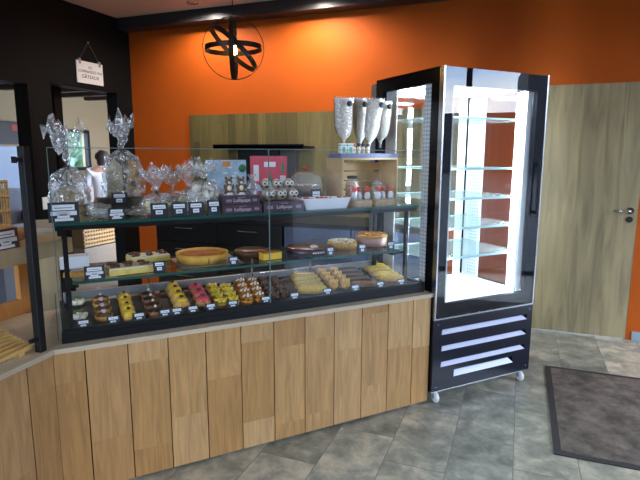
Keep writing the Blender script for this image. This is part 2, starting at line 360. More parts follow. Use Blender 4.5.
MB().box(-.05, .03, 0, .05, 0, H_).box(-.05, .03, W_-.05, W_, 0, H_).box(-.05, .03, .05, W_-.05, 0, .05).box(-.05, .03, .05, W_-.05, H_-.05, H_).build('window_frame', M_BLACK, wn2)
MB().box(-.02, -.015, .05, W_-.05, .05, H_-.05).build('window_pane', M_GLASS, wn2)
light('annex_fill_light', 'AREA', (LX + 1.4, 6.3, 2.34), 5, (1, .93, .8), shape='RECTANGLE', size=.3, size_y=1.2)  # unseen light added under the ceiling to brighten the far room
light('annex_fill_light', 'AREA', (LX + 1.4, 3.6, 2.34), 4, (1, .93, .8), shape='RECTANGLE', size=.3, size_y=1.2)  # second added fill, no lamp hangs here
hb = MB()
rs = random.Random(3)
for k in range(26):
    hb.ball((LX - 2.2 + rs.uniform(-.5, .5), 6.0 + k*.14, rs.uniform(.4, 1.9)), (.45, .42, .5), .5, 2, k)
hb.build('garden_hedge', mat('hedge_leaf', rgb(96, 132, 104), .7, var=.5, vs=9, bump=.6), label='green hedge outside the small window of the far room', category='hedge')

# ================================================================== counter (counter frame)
CX0, CX1, CY, CZT = -.045, 1.94, 2.321, .684
ct = thing('service_counter', 'long counter clad in upright oak planks under the glass pastry case', 'counter', (0, 0, 0))
m = MB()
for k in range(-1, 12):
    a = max(.07 + .1735*k, CX0 - .007) + .0022; c_ = min(.07 + .1735*(k+1), CX1 - .006) - .0022
    if c_ - a > .02: m.box(a, c_, CY + .012, CY + .034, .012, .662, .0015)
for k in range(4):
    m.box(CX1 - .024, CX1 - .004, CY + .036 + k*.15, CY + .183 + k*.15, .012, .662)
m.build('plank_cladding', M_COUNTW, ct)
MB().prism([(CX0 + .02, CY + .035), (CX1 - .026, CY + .035), (CX1 - .026, 2.93), (-.29, 2.93)], .0, .66).build('carcass', mat('dark_carcass', rgb(24, 20, 18), .7), ct)
MB().prism([(CX0, CY), (CX1, CY), (CX1, 2.95), (-.312, 2.95)], .6625, CZT).build('counter_top', M_TOPW, ct)
# left wing, its own frame: x along the wing away from the corner, y inward
LA = math.atan2(-.723, -.691)
wing = thing('service_counter', 'angled left wing of the plank counter carrying the bread case', 'counter', (CX0, CY, 0), LA)
LW = CA + LA
def lw(x, y, z):     # wing local -> counter frame ; y inward is negative local y of the rotated frame
    c_, s_ = cos(LA), sin(LA); return Vector((CX0 + c_*x + s_*y, CY + s_*x - c_*y, z))
m = MB()
for k in range(8):
    a = -.007 + .1735*k - (.038 if k else 0) ; b_ = .1735*(k+1) - .045
    m.box(a + .0022, b_ - .0022, -.034, -.012, .012, .662, .0015)
m.build('plank_cladding', wood_mat('wing_oak', WC, .1735, -.045, .42, (42, 42, 3.2), .42, amt=.28), wing)
MB().prism([(.02, -.035), (1.34, -.035), (1.34, -.6), (.27, -.6)], 0, .66).build('carcass', MATS['dark_carcass'], wing)
# mitre: the same line as the long counter's
inv = Matrix.Rotation(-LA, 4, 'Z') @ Matrix.Translation((-CX0, -CY, 0))
mt = inv @ Vector((-.312, 2.95, 0)); 
MB().prism([(0.001, 0), (1.36, 0), (1.36, mt.y), (mt.x + .001, mt.y)], .6625, CZT).build('counter_top', M_TOPW, wing)

# ================================================================== glass display case
X0, X1, Y0, Y1 = -.013, 1.915, 2.378, 2.90
ZD = .724                                  # the black deck
ZM, ZT = .932, 1.197                       # tops of the two glass shelves
case = thing('pastry_display_case', 'long black framed glass pastry case standing on the plank counter', 'display case', (0, 0, 0))
m = MB().box(X0, X1, Y0, Y0 + .03, CZT, .742, .002).box(X0, X1, Y0 + .03, Y1, CZT, ZD).box(X0, X0 + .02, Y0 + .03, Y1, ZD, .742).box(X1 - .02, X1, Y0 + .03, Y1, ZD, .742)
m.box(X0 - .001, X1 + .001, Y0 - .003, Y0, .7165, .7185)
m.build('base_tray', M_TRAY, case)
MB().box(X0 + .02, X1 - .02, Y1 - .05, Y1 - .02, .75, .79, .003).box(X0 + .02, X0 + .05, Y1-.05, Y1-.02, ZD, .75).box(X1-.05, X1 - .02, Y1-.05, Y1-.02, ZD, .75).build('rear_rail', M_GREYRAIL, case)
for x, y in ((.028, 2.46), (.028, 2.84), (1.86, 2.50), (1.86, 2.84)):
    MB().box(x - .010, x + .010, y - .010, y + .010, ZD, ZT - .034).build('post', M_BLACK, case)
for x in (.42, 1.0, 1.38):
    MB().cyl((x, 2.82, .75), (x, 2.82, ZM - .012), .006).build('support_rod', M_CHROME, case)
MB().box(X0 + .006, X1 - .03, 2.436, 2.452, ZT - .034, ZT - .0135).box(X0 + .006, X1 - .03, 2.845, 2.86, ZT - .034, ZT - .0135).box(.018, .038, 2.452, 2.845, ZT - .034, ZT-.0135).box(1.85, 1.87, 2.452, 2.845, ZT - .034, ZT-.0135).build('shelf_frame', M_BLACK, case)
def shelf(x0, x1, y0, y1, z):
    o = MB().box(x0 + .003, x1 - .003, y0 + .003, y1 - .003, z - .012, z).build('glass_shelf', M_SHELFGLASS, case)
    MB().box(x0, x1, y0, y0 + .0025, z - .013, z).box(x0, x1, y1 - .0025, y1, z - .013, z).box(x0, x0 + .0025, y0 + .003, y1 - .003, z - .013, z).box(x1 - .0025, x1, y0 + .003, y1 - .003, z - .013, z).build('shelf_edge', M_GEDGE, o)
shelf(X0 + .004, X1 - .02, 2.43, 2.88, ZT)
shelf(.045, 1.79, 2.46, 2.86, ZM)
MB().box(.05, .07, 2.47, 2.84, ZM - .03, ZM - .0135).box(.028, .0505, 2.47, 2.49, ZM - .028, ZM - .014).build('shelf_bracket', M_BLACK, case)
MB().box(1.75, 1.77, 2.47, 2.84, ZM - .03, ZM - .0135).box(1.7695, 1.86, 2.495, 2.51, ZM - .028, ZM - .014).build('shelf_bracket', M_BLACK, case)
GT = 1.508
for a, b_ in ((X0, .939), (.943, X1)):
    MB().box(a, b_, Y0 + .004, Y0 + .010, .742, GT).build('front_pane', M_CGLASS, case)
MB().box(.9392, .9428, Y0 + .003, Y0 + .011, .742, GT).box(X0 - .0005, X0 + .003, Y0 + .003, Y0 + .0035, .742, GT).box(X0, X1, Y0 + .003, Y0 + .011, GT, GT + .0035).build('pane_edge', mat('pale_glass_edge', rgb(104, 124, 124), .25), case)
MB().box(X0, X0 + .006, Y0 + .011, Y1 - .1, .742, GT).build('side_pane', M_CGLASS, case, label='left side pane')
MB().box(X1 - .006, X1, Y0 + .011, Y1 - .1, .742, GT).build('side_pane', M_CGLASS, case, label='right side pane')
m = MB()
for k in range(22): m.ball((X0 - .012, Y0 + .02, .70 + k*.0095), (.0032,)*3, sub=1)
m.build('bead_chain', M_BLACK, case)

# ------------------------------------------------ price cards
def card(x, y, z, w_, h_, label, tilt=18, lines=2, rz=0):
    o = MB(); Mx = Matrix.Rotation(R(-tilt), 4, 'X')
    o.use(M_CARD).box(-w_/2, w_/2, 0, .003, 0, h_, M=Mx)
    o.use(M_PAPER).box(-w_*.36, w_*.36, -.0012, -.0002, h_*.60, h_*.88, M=Mx)
    o.box(-w_*.22, w_*.18, -.0012, -.0002, h_*.22, h_*.5, M=Mx)
    if lines > 2: o.box(-w_*.42, w_*.42, -.0012, -.0002, h_*.34, h_*.55, M=Mx).box(-w_*.3, w_*.3, -.0012, -.0002, h_*.06, h_*.2, M=Mx)
    o.use(M_GREYP).box(-w_*.30, w_*.28, -.0018, -.0013, h_*.70, h_*.735, M=Mx).box(-w_*.14, w_*.1, -.0018, -.0013, h_*.33, h_*.38, M=Mx)
    o.use(M_CARD).box(-w_/2, w_/2, 0, .03, 0, .003)
    return o.build('price_card', None, None, (x, y, z), rz, label=label, category='price card', group='slate price cards in the pastry case')

# ------------------------------------------------ pastries on the deck
SC = {'pineapple_tartlet': 1.22, 'caramel_almond_tartlet': 1.22, 'lemon_eclair': 1.38, 'chocolate_eclair': 1.3, 'pistachio_eclair': 1.35, 'caramel_choux': 1.45, 'chocolate_cake': 1.35}
def proto(name, parts):
    """parts: list of (part name, MB builder fn, material); returns a fn that makes the first and copies the rest"""
    st = {}
    def make(loc, rz, label, cat, group):
        if 'o' not in st:
            r_ = thing(name, label, cat, loc, rz, group)
            for pn, mbf, m_ in parts:
                o_ = mbf(); bmesh.ops.scale(o_.b, vec=(SC.get(name, 1.25), SC.get(name, 1.25), SC.get(name, 1.25)*1.15), verts=o_.b.verts[:]); o_.build(pn, m_, r_)
            st['o'] = r_; return r_
        r_ = dup(st['o'], loc, rz, label); r_['group'] = group; return r_
    return make
def shell(r=.03, h=.02):
    return lambda: MB().lathe([(r*.8, 0), (r, h), (r*.9, h), (r*.72, h*.55), (0, h*.5)], 18, pleat=0)
def blob(r=.026, h=.02, z=.012, jit=.3, seed=1):
    def f():
        o = MB().ball((0, 0, z), (r, r, h), jit, 2, seed)
        for v in o.b.verts: v.co.z = max(v.co.z, .001)
        return o
    return f
def dots(n, r, z, rr=.016, seed=2):
    def f():
        g = random.Random(seed); o = MB()
        for k in range(n):
            a = k*2.4; q = rr*math.sqrt((k+.3)/n); o.ball((q*cos(a), q*sin(a), z + g.uniform(-.002, .003)), (r, r, r*.9), .2, 1, k)
        return o
    return f
def eclair(L=.115, r=.017): return lambda: MB().tube([(-L/2 + L*k/8, 0, r*.8) for k in range(9)], r, 10, radii=[r*(.45 + .55*math.sin(pi*(k + .8)/9.6)**.5) for k in range(9)])
def glaze(L=.10, r=.014): return lambda: MB().tube([(-L/2 + L*k/8, 0, r*1.45) for k in range(9)], r, 8, radii=[r*.8*(.4 + .6*math.sin(pi*(k + .8)/9.6)**.5) for k in range(9)])
def zig(L=.096, z=.036): return lambda: MB().tube([(-L/2 + L*k/12, .008*(-1)**k, z - .003) for k in range(13)], .0019, 5)
P = {
 'cream': proto('cream_puff', [('choux', dots(10, .012, .016, .020, 4), M_CREAM), ('leaf_decor', dots(5, .006, .033, .016, 5), mat('green_fleck', rgb(120, 130, 84), .5, var=.3))]),
 'nut': proto('nut_tartlet', [('pastry_shell', shell(.034, .018), M_GOLD), ('topping', blob(.026, .012, .016, .4, 4), M_BROWN), ('cream_dot', dots(3, .007, .028, .007), mat('lilac_cream', rgb(226, 206, 214), .5))]),
 'lemon': proto('lemon_tartlet', [('pastry_shell', shell(.029, .018), M_GOLD), ('topping', blob(.026, .018, .018, .15, 5), M_YEL), ('chocolate_dot', dots(2, .005, .037, .005), M_CHOC)]),
 'choc': proto('chocolate_tartlet', [('pastry_shell', shell(.034, .02), mat('dark_shell', rgb(140, 88, 48), .5, var=.2, vs=60)), ('topping', blob(.029, .012, .018, .3, 6), M_CHOC), ('cream_dot', dots(1, .006, .031, .004), M_CREAM)]),
 'dome': proto('custard_choux', [('choux', blob(.031, .022, .020, .25, 7), M_GOLD), ('topping', blob(.024, .014, .034, .3, 8), M_YEL), ('chocolate_dot', dots(2, .006, .049, .006), M_CHOC)]),
 'pink': proto('pink_choux', [('choux', blob(.031, .02, .018, .3, 9), M_GOLD), ('icing', blob(.029, .016, .026, .35, 10), M_PINK), ('fruit_piece', dots(3, .006, .041, .01), mat('red_fruit', rgb(150, 30, 40), .3))]),
 'pine': proto('pineapple_tartlet', [('pastry_shell', shell(.030, .018), M_GOLD), ('fruit_cubes', dots(11, .0085, .024, .023), mat('pineapple', rgb(250, 214, 70), .4, var=.12))]),
 'almond': proto('caramel_almond_tartlet', [('pastry_shell', shell(.030, .018), M_CARAM), ('topping', dots(11, .0088, .022, .023), M_CARAM), ('almond_flakes', dots(6, .0055, .032, .018, 9), M_CREAM)]),
 'dark': proto('chocolate_cake', [('sponge', blob(.026, .014, .013, .4, 12), M_CHOC), ('topping', dots(9, .007, .022, .018), M_BROWN)]),
 'yeclair': proto('lemon_eclair', [('choux', eclair(), mat('yellow_choux', rgb(216, 172, 70), .55, var=.2, vs=50)), ('icing', glaze(), M_YEL), ('icing_zigzag', zig(), M_CREAM)]),
 'caramel': proto('caramel_choux', [('choux', blob(.022, .018, .016, .35, 13), mat('honey_choux', rgb(206, 150, 62), .4, var=.3, vs=60)), ('topping', dots(6, .008, .030, .014), mat('pale_caramel', rgb(232, 190, 110), .5, var=.2))]),
 'ceclair': proto('chocolate_eclair', [('choux', eclair(.12, .016), mat('brown_choux', rgb(150, 98, 52), .6, var=.3, vs=40)), ('icing', glaze(.11, .0145), M_CHOC)]),
 'peclair': proto('pistachio_eclair', [('choux', eclair(.12, .016), M_GOLD), ('icing', glaze(.105, .014), mat('olive_icing', rgb(200, 168, 48), .35, var=.2, vs=60))]),
}
ORD = ['frontmost', 'second from front', 'third from front', 'fourth from front', 'fifth from front', 'rearmost']
NAMES = {'cream': ('white cream puff', 'at the far left end of the deck', 'pastry'), 'nut': ('brown nut tartlet with lilac dot', 'in the leftmost brown row', 'tartlet'),
 'lemon': ('small yellow lemon tartlet', 'in the narrow yellow row', 'tartlet'), 'choc': ('dark chocolate tartlet with white dot', 'between yellow rows', 'tartlet'),
 'dome': ('custard topped choux bun', 'in the row left of the pink ones', 'pastry'), 'pink': ('pink iced choux bun', 'in the only pink row', 'pastry'),
 'pine': ('tartlet piled with yellow fruit cubes', 'right of the pink buns', 'tartlet'), 'almond': ('caramel tartlet dotted with almonds', 'by the pane joint', 'tartlet'),
 'dark': ('small dark chocolate cake', 'left of the lemon eclairs', 'cake'), 'yeclair': ('yellow zigzag iced eclair', 'in the eclair stack', 'eclair'),
 'caramel': ('round caramel choux', 'right of the yellow eclairs', 'pastry'), 'ceclair': ('chocolate iced eclair', 'in the dark eclair row', 'eclair'), 'peclair': ('olive yellow iced eclair', 'at the right end of the deck', 'eclair')}
def row(kind, f, bk, n, rz=0, side=None):
    a, c_ = atz(f[0], f[1], ZD + .02), atz(bk[0], bk[1], ZD + .02); what, where, cat = NAMES[kind]
    for k in range(n):
        q = a.lerp(c_, k/max(1, n-1)); o_ = ORD[k] if k < n-1 or n == 1 else ORD[5]
        if n == 1: o_ = 'alone'
        P[kind]((q.x, q.y, ZD + .0005), rz + random.uniform(-.15, .15), f'{what} {where}, ' + (side + ', ' if side else '') + o_, cat, what.split(' with ')[0] + 's on the case deck')
row('cream', (80, 317), (78, 303), 2)
row('nut', (104, 316), (99, 293), 5)
row('lemon', (129, 316), (123, 294), 5)
row('choc', (155, 312), (146, 290), 5)
row('dome', (182, 307), (173, 291), 4)
row('pink', (203, 303), (196, 291), 3)
for i, (a_, c_) in enumerate((((221, 303), (212, 288)), ((233, 301), (226, 288)))): row('pine', a_, c_, 4, side=('left file', 'right file')[i])
for i, (a_, c_) in enumerate((((247, 300), (240, 284)), ((259, 298), (252, 283)))): row('almond', a_, c_, 4, side=('left file', 'right file')[i])
for i, (a_, c_) in enumerate((((274, 297), (262, 281)), ((284, 295), (273, 280)))): row('dark', a_, c_, 4, side=('left file', 'right file')[i])
row('yeclair', (312, 290), (302, 274), 5, R(-22))
for i, (a_, c_) in enumerate((((333, 287), (318, 272)), ((345, 286), (330, 271)))): row('caramel', a_, c_, 5, side=('left file', 'right file')[i])
row('ceclair', (362, 283), (340, 268), 5, R(-22))
row('peclair', (390, 279), (373, 267), 5, R(-22))
for px, py, what in ((84, 328, 'white cream puffs'), (114, 325, 'brown nut tartlets'), (140, 322, 'narrow yellow row'), (166, 319, 'chocolate tartlets'), (178, 316, 'custard choux buns'), (194, 314, 'pink choux buns'),
                     (212, 312, 'yellow fruit tartlets, left one'), (234, 308, 'yellow fruit tartlets, right one'), (267, 304, 'caramel almond tartlets'), (296, 299, 'dark chocolate cakes'), (329, 294, 'yellow eclairs'),
                     (357, 290, 'caramel choux'), (382, 286, 'chocolate eclairs'), (403, 283, 'olive yellow eclairs')):
    q = at(px, py, Y0 + .036); card(q.x, Y0 + .04, ZD, .055, .044, 'slate price card at the front glass before the ' + what, 25)

# ------------------------------------------------ middle shelf
def cakeslab(px, py, z, w_, d_, label, seed):
    q = atz(px, py, z + .02); r_ = thing('cream_cake_slab', label, 'cake', (q.x, q.y, ZM), R(6), 'pale cake slabs on the middle shelf')
    MB().box(-w_/2, w_/2, -d_/2, d_/2, .001, .03, .004).build('sponge', mat('vanilla_sponge', rgb(234, 208, 116), .6, var=.12, vs=30), r_)
    MB().box(-w_/2 + .002, w_/2 - .002, -d_/2 + .002, d_/2 - .002, .03, .036, .002).build('icing', M_CREAM, r_)
    o = MB(); g = random.Random(seed)
    for i in range(3):
        for j in range(2):
            for k in range(6): o.ball((-w_/3 + i*w_/3 + g.uniform(-.018, .018), -d_/4 + j*d_/2 + g.uniform(-.016, .016), .042), (.012, .009, .007), .4, 1, k)
    o.build('chocolate_decor', M_BROWN, r_)
cakeslab(129, 268, ZM, .20, .12, 'pale cream cake slab with brown decor, the nearer of two', 1)
cakeslab(148, 257, ZM, .20, .12, 'pale cream cake slab with brown decor, the farther of two', 2)
b_ = at(74, 256, 2.76)
MB().box(-.065, .065, -.04, .04, 0, .06, .002).build('small_box', M_WHITE, None, (b_.x, 2.79, ZM + .0005), label='small plain white box at the left end of the middle shelf', category='box')
q = at(77, 268, 2.56)
r_ = thing('pastry_slice', 'orange topped pastry slice behind the leftmost card of the middle shelf', 'pastry', (q.x, 2.57, ZM + .0005), R(8))
MB().prism([(-.06, 0), (.06, -.035), (.06, .035)], 0, .018).build('sponge', M_GOLD, r_); MB().prism([(-.058, 0), (.058, -.033), (.058, .033)], .0185, .024).build('glaze', mat('orange_glaze', rgb(232, 150, 40), .25), r_)
def tart(px, Y, r, h, label, mside, mtop, wob=.0, cat='tart', name='large_tart', sx=1):
    q = at(px, 250, Y); r_ = thing(name, label, cat, (q.x, Y, ZM + .0005)); 
    MB().lathe([(r*.92, 0), (r, h), (r*.93, h), (r*.92, h*.8), (0, h*.78)], 40, pleat=0).build('crust', mside, r_)
    MB().lathe([(r*.915, h*.79), (r*.7, h*.9), (r*.3, h*.93), (.0, h*.9)][:4], 40, jit=wob).build('filling', mtop, r_); return r_
tb = MB().box(-.16, .16, -.145, .13, 0, .004, .001)
q = at(202, 260, 2.66); tb.build('cake_board', mat('grey_board', rgb(120, 118, 112), .5), None, (q.x + .02, 2.655, ZM + .0005), label='thin grey cake board under the big golden custard tart', category='cake board')
r_ = tart(202, 2.66, .135, .045, 'big golden custard tart with browned top and a slice line', mat('tart_crust', rgb(224, 170, 70), .6, var=.15, vs=30, bump=.3), mat('browned_custard', rgb(206, 112, 24), .3, var=.45, vs=18)); r_.location.z = ZM + .0052
MB().box(-.0015, .0015, -.132, -.126, .004, .044).build('slice_line', M_BROWN, r_)
q = at(247, 253, 2.7)
r_ = thing('chocolate_tart', 'flat round chocolate tart between the golden tart and the yellow cake piece', 'tart', (q.x + .03, 2.7, ZM + .0005))
MB().lathe([(.09, 0), (.1, .025), (.095, .03), (0, .03)], 32).build('crust', M_BROWN, r_); MB().lathe([(.09, .0305), (.085, .034), (0, .034)], 32, jit=.002).build('filling', M_CHOC, r_)
q = at(270, 254, 2.56)
r_ = thing('yellow_cake_piece', 'cut yellow custard cake piece at the pane joint, middle shelf', 'cake', (q.x, 2.555, ZM + .0005), R(5))
MB().box(-.055, .055, -.03, .03, 0, .036, .004).build('custard', mat('flan', rgb(232, 190, 62), .4, var=.1, vs=20), r_); MB().box(-.056, .056, -.031, .031, .0365, .042, .002).build('browned_top', M_CARAM, r_)
q = at(308, 249, 2.66)
r_ = thing('chocolate_gateau', 'round plum brown glazed gateau with a white flower badge', 'cake', (q.x, 2.66, ZM + .0005))
M_PLUM = mat('plum_glaze', rgb(74, 44, 50), .25)
MB().lathe([(.128, 0), (.135, .006), (.132, .026), (.118, .034), (0, .034)], 40).build('glazed_cake', M_PLUM, r_)
MB().lathe([(.024, 0), (.024, .003)], 20, M=Matrix.Translation((.01, -.06, .0345)) @ Matrix.Rotation(R(15), 4, 'X')).build('white_badge', M_WHITE, r_)
m = MB()
for k in range(5): m.box(-.035 + k*.015, -.026 + k*.015, -.1365, -.1345, .010, .018)
m.build('white_script', M_WHITE, r_)
q = at(342, 246, 2.68)
r_ = thing('almond_cake', 'round cake covered in white almond flakes, right of the plum gateau', 'cake', (q.x, 2.68, ZM + .0005))
MB().lathe([(.085, 0), (.09, .03), (.08, .045), (0, .05)], 32).build('sponge', M_GOLD, r_)
g = random.Random(5); m = MB()
for k in range(120):
    a = g.uniform(0, 2*pi); d_ = .082*math.sqrt(g.random()); m.ball((d_*cos(a), d_*sin(a), .051 - .008*(d_/.08)**3), (.008, .006, .003), .3, 1, k)
m.build('almond_flakes', M_CREAM, r_)
q = at(371, 244, 2.70)
MB().lathe([(.095, 0), (.1, .05), (.094, .05), (.088, .03), (0, .03)], 32).build('cake_stand', mat('pink_carton', rgb(196, 150, 140), .6), None, (q.x, 2.70, ZM + .0005), label='pinkish round carton ring holding the rightmost golden tart', category='cake ring')
r_ = thing('almond_tart', 'golden flaky round tart raised on a pinkish ring, rightmost of the shelf', 'tart', (q.x, 2.70, ZM + .051))
MB().lathe([(.098, 0), (.103, .012), (.09, .016), (0, .018)], 32).build('crust', M_GOLD, r_)
m = MB()
for k in range(50):
    a = g.uniform(0, 2*pi); d_ = .09*math.sqrt(g.random()); m.ball((d_*cos(a), d_*sin(a), .0185), (.012, .009, .004), .4, 1, k)
m.build('topping', M_CARAM, r_)
for px, py, w_, h_, what in ((95, 277, .085, .06, 'before the orange pastry slice at the left end'), (160, 272, .055, .055, 'between the pale cake slabs and the golden tart'), (234, 263, .05, .045, 'right of the big golden tart'),
                             (331, 254, .045, .05, 'before the almond flake cake'), (363, 250, .05, .05, 'before the raised golden tart'), (395, 247, .05, .05, 'on the right end of the shelf')):
    Yc = 2.475 if px != 395 else 2.49
    q = at(px, py, Yc); card(min(q.x, 1.75), Yc, ZM + .0005, w_, h_, 'slate price card on the middle shelf ' + what, 12, 3 if px == 95 else 2)

# ------------------------------------------------ top shelf
def sp(px0, px1, Y): return at(px0, 205, Y).x, at(px1, 205, Y).x
def bag(px0, px1, pytop, pyneck, Y, base, label, seed, contents, tie=True, group='tied cellophane bags on the top shelf', flare=.5):
    a, c_ = sp(px0, px1, Y); wd = (c_ - a)/2; cx = (a + c_)/2
    zt = at((px0+px1)/2, pytop, Y).z - base; zn = at((px0+px1)/2, pyneck, Y).z - base
    r_ = thing('cellophane_bag', label, 'gift bag', (cx, Y, base), 0, group)
    prof = [(wd*.92, .002), (wd, zn*.25), (wd*.97, zn*.55), (wd*.72, zn*.85), (wd*.13, zn), (wd*.2, zn + (zt-zn)*.2), (wd*flare*.7, zn + (zt-zn)*.65), (wd*flare, zt)]
    fine = []
    for (r0, z0), (r1, z1) in zip(prof, prof[1:]):
        for k in range(4): fine.append((r0 + (r1-r0)*k/4, z0 + (z1-z0)*k/4))
    fine.append(prof[-1])
    fb = MB().lathe(fine, 44, jit=.022, sy=.48, seed=seed, pleat=.13, np_=7, smooth=False)
    for v in fb.b.verts:
        if v.co.z > zn*1.08:
            k2 = (v.co.z - zn)/(zt - zn); v.co.z += k2*(zt - zn)*(.55*noise.noise(Vector((v.co.x*42, v.co.y*42, seed*5.0))) - .14)
    fb.build('film', M_CELLO, r_)
    if tie: MB().tube([(wd*.16*cos(k*pi/6), wd*.13*sin(k*pi/6), zn + .001) for k in range(12)], .003, 6, closed=True).tube([(0, -wd*.15, zn), (-.02, -wd*.3, zn - .03), (-.03, -wd*.5, zn - .06)], .002, 5).tube([(0, -wd*.15, zn), (.012, -wd*.34, zn - .03), (.01, -wd*.5, zn - .07)], .002, 5).build('ribbon', M_CHOC, r_)
    contents(r_, wd, zn); return r_
def loaf(r_, wd, zn):
    MB().ball((0, 0, zn*.32), (wd*.75, wd*.45, zn*.30), .2, 3, 4).build('brioche', mat('pale_brioche', rgb(186, 160, 118), .7, var=.25, vs=25), r_)
    MB().box(-wd*.8, wd*.8, -wd*.48, wd*.45, .002, zn*.24, .003).build('cardboard_base', mat('kraft', rgb(206, 180, 126), .6), r_)
def house(r_, wd, zn):
    MB().prism([(-wd*.8, 0), (-.005, 0), (-.005, zn*.62), (-wd*.4, zn*.78), (-wd*.8, zn*.62)], -.02, .02, M=Matrix.Translation((0, 0, .003)) @ Matrix.Rotation(R(90), 4, 'X')).build('gingerbread', mat('pale_biscuit', rgb(206, 190, 150), .6, var=.1), r_, label='pale left biscuit house')
    MB().prism([(.005, 0), (wd*.8, 0), (wd*.8, zn*.55), (wd*.6, zn*.74), (wd*.3, zn*.78), (.02, zn*.5)], -.02, .02, M=Matrix.Translation((0, -.005, .003)) @ Matrix.Rotation(R(90), 4, 'X')).build('gingerbread', M_GOLD, r_, label='golden right biscuit house')
    MB().lathe([(.014, 0), (.014, .004)], 16, M=Matrix.Translation((wd*.45, -.03, zn*.28)) @ Matrix.Rotation(R(90), 4, 'X')).build('round_seal', M_CHOC, r_)
def rocks(col, n=8, top=.55):
    def f(r_, wd, zn):
        g = random.Random(n); m = MB()
        for k in range(n): m.ball((g.uniform(-.6, .6)*wd, g.uniform(-.3, .3)*wd, .022 + g.random()*zn*top*.7), (.028, .022, .021), .4, 2, k)
        m.build('sweets', col, r_, kind='stuff')
    return f
M_MERI = mat('meringue', rgb(236, 228, 210), .6, var=.05, vs=20)
bag(50, 90, 123, 166, 2.56, ZT + .0005, 'cellophane bag with a brioche on kraft card at the left end', 1, loaf, flare=.95)
q = at(122, 200, 2.74); a, c_ = sp(98, 143, 2.74)
MB().box(-(c_-a)/2, (c_-a)/2, -.06, .06, 0, .075, .003).build('riser_box', mat('dark_riser', rgb(92, 84, 76), .5), None, ((a+c_)/2, 2.75, ZT + .0005), label='low brown box carrying the tall bag of biscuit houses', category='box')
bag(104, 145, 114, 149, 2.75, ZT + .0765, 'tall cellophane bag of biscuit houses raised on a brown box', 2, house, flare=.62)
# low flat bag lying down
a, c_ = sp(84, 112, 2.50)
r_ = thing('flat_sachet', 'small flat clear sachet of pale sweets right of the brioche bag', 'sachet', ((a+c_)/2, 2.52, ZT + .0005), R(5))
MB().ball((0, 0, .035), (.062, .03, .034), .7, 3, 5).build('film', M_CELLO, r_); MB().ball((0, 0, .025), (.045, .02, .022), .5, 2, 8).build('sweets', mat('pale_sweets', rgb(208, 216, 206), .5, var=.3, vs=60), r_)
a, c_ = sp(126, 152, 2.56)
r_ = thing('flat_sachet', 'low clear sachet of brown and white nougat by the orange strip', 'sachet', ((a+c_)/2, 2.56, ZT + .0005))
MB().ball((0, 0, .022), (.065, .035, .021), .7, 3, 6).build('film', M_CELLO, r_); MB().ball((0, 0, .017), (.05, .026, .016), .5, 2, 9).build('sweets', mat('nougat', rgb(190, 170, 150), .6, var=.5, vs=60), r_)
bag(141, 172, 166, 192, 2.56, ZT + .0005, 'short clear bag of white and yellow sweets behind the card left of centre', 3, rocks(mat('yellow_white_sweets', rgb(214, 206, 160), .5, var=.3, vs=40), 9, .5), flare=1.0)
bag(160, 186, 164, 190, 2.74, ZT + .0005, 'clear bag with a grey round seal, upright film flaring wide', 4, rocks(mat('grey_sweets', rgb(150, 146, 150), .5, var=.4, vs=40), 7, .5), tie=False, flare=1.15)
bag(176, 203, 162, 188, 2.65, ZT + .0005, 'clear bag with dark leaves among cream sweets', 5, rocks(mat('green_cream_sweets', rgb(196, 196, 160), .5, var=.45, vs=30), 9, .7), flare=1.0)
bag(188, 222, 158, 179, 2.54, ZT + .0005, 'clear bag stuffed with big white meringues tied with brown ribbon', 6, rocks(M_MERI, 14, .95), flare=.8)
for px, w_, h_, what in ((64, .13, .085, 'before the brioche bag'), (117, .075, .05, 'between the two sachets'), (160, .085, .065, 'before the bag of yellow sweets'), (180, .078, .065, 'second of the four equal black ones'), (197, .078, .065, 'third of the four equal black ones'), (215, .07, .07, 'before the white meringues')):
    q = at(px, 215, 2.45); card(q.x, 2.455 if px != 64 else 2.45, ZT + .0005, w_*.92, h_, 'black price card on the top shelf ' + what, 8, 3 if px in (64, 117) else 2)
q = at(119, 195, 2.67); card(q.x, 2.655, ZT + .0765 - .03, .07, .06, 'black price card hung on the brown box under the biscuit house bag', 2)
# picture cards
def pcard(px0, px1, py0, py1, Y, label, base, extra):
    a = at(px0, py1, Y); c_ = at(px1, py0, Y); r_ = thing('picture_card', label, 'card', ((a.x+c_.x)/2, Y, ZT + .0005), 0, 'coloured picture cards standing on the top shelf')
    w_, h_ = c_.x - a.x, c_.z - ZT
    MB().box(-w_/2, w_/2, 0, .004, 0, h_).prism([(0, 0), (.05, 0), (0, h_*.7)], -.01, .01, M=Matrix.Translation((0, .004, 0)) @ Matrix.Rotation(R(90), 4, 'Z') @ Matrix.Rotation(R(90), 4, 'X')).build('backing', base, r_)
    m = MB(); extra(m, w_, h_); m.build('printed_picture', None, r_); return r_
M_SKYB = mat('pale_blue_print', rgb(176, 202, 222), .5, var=.2, vs=30); M_ROSE = mat('rose_print', rgb(214, 84, 102), .5, var=.12, vs=16)
M_GRN = mat('green_print', rgb(60, 130, 90), .5); M_ORP = mat('orange_print', rgb(226, 140, 60), .5)
def ex1(m, w_, h_):
    g = random.Random(1)
    m.use(M_WHITE)
    for k in range(7): m.box(*(lambda x, z, s: (x - s, x + s, -.001, 0, z, z + s*.8))(g.uniform(-.4, .35)*w_, g.uniform(.55, .9)*h_, .012))
    m.use(M_ORP).box(-.02, .02, -.0015, 0, h_*.86, h_*.97); m.use(M_GRN).lathe([(.022, 0), (.022, .001)], 14, M=Matrix.Translation((w_*.4, 0, h_*.82)) @ Matrix.Rotation(R(90), 4, 'X'))
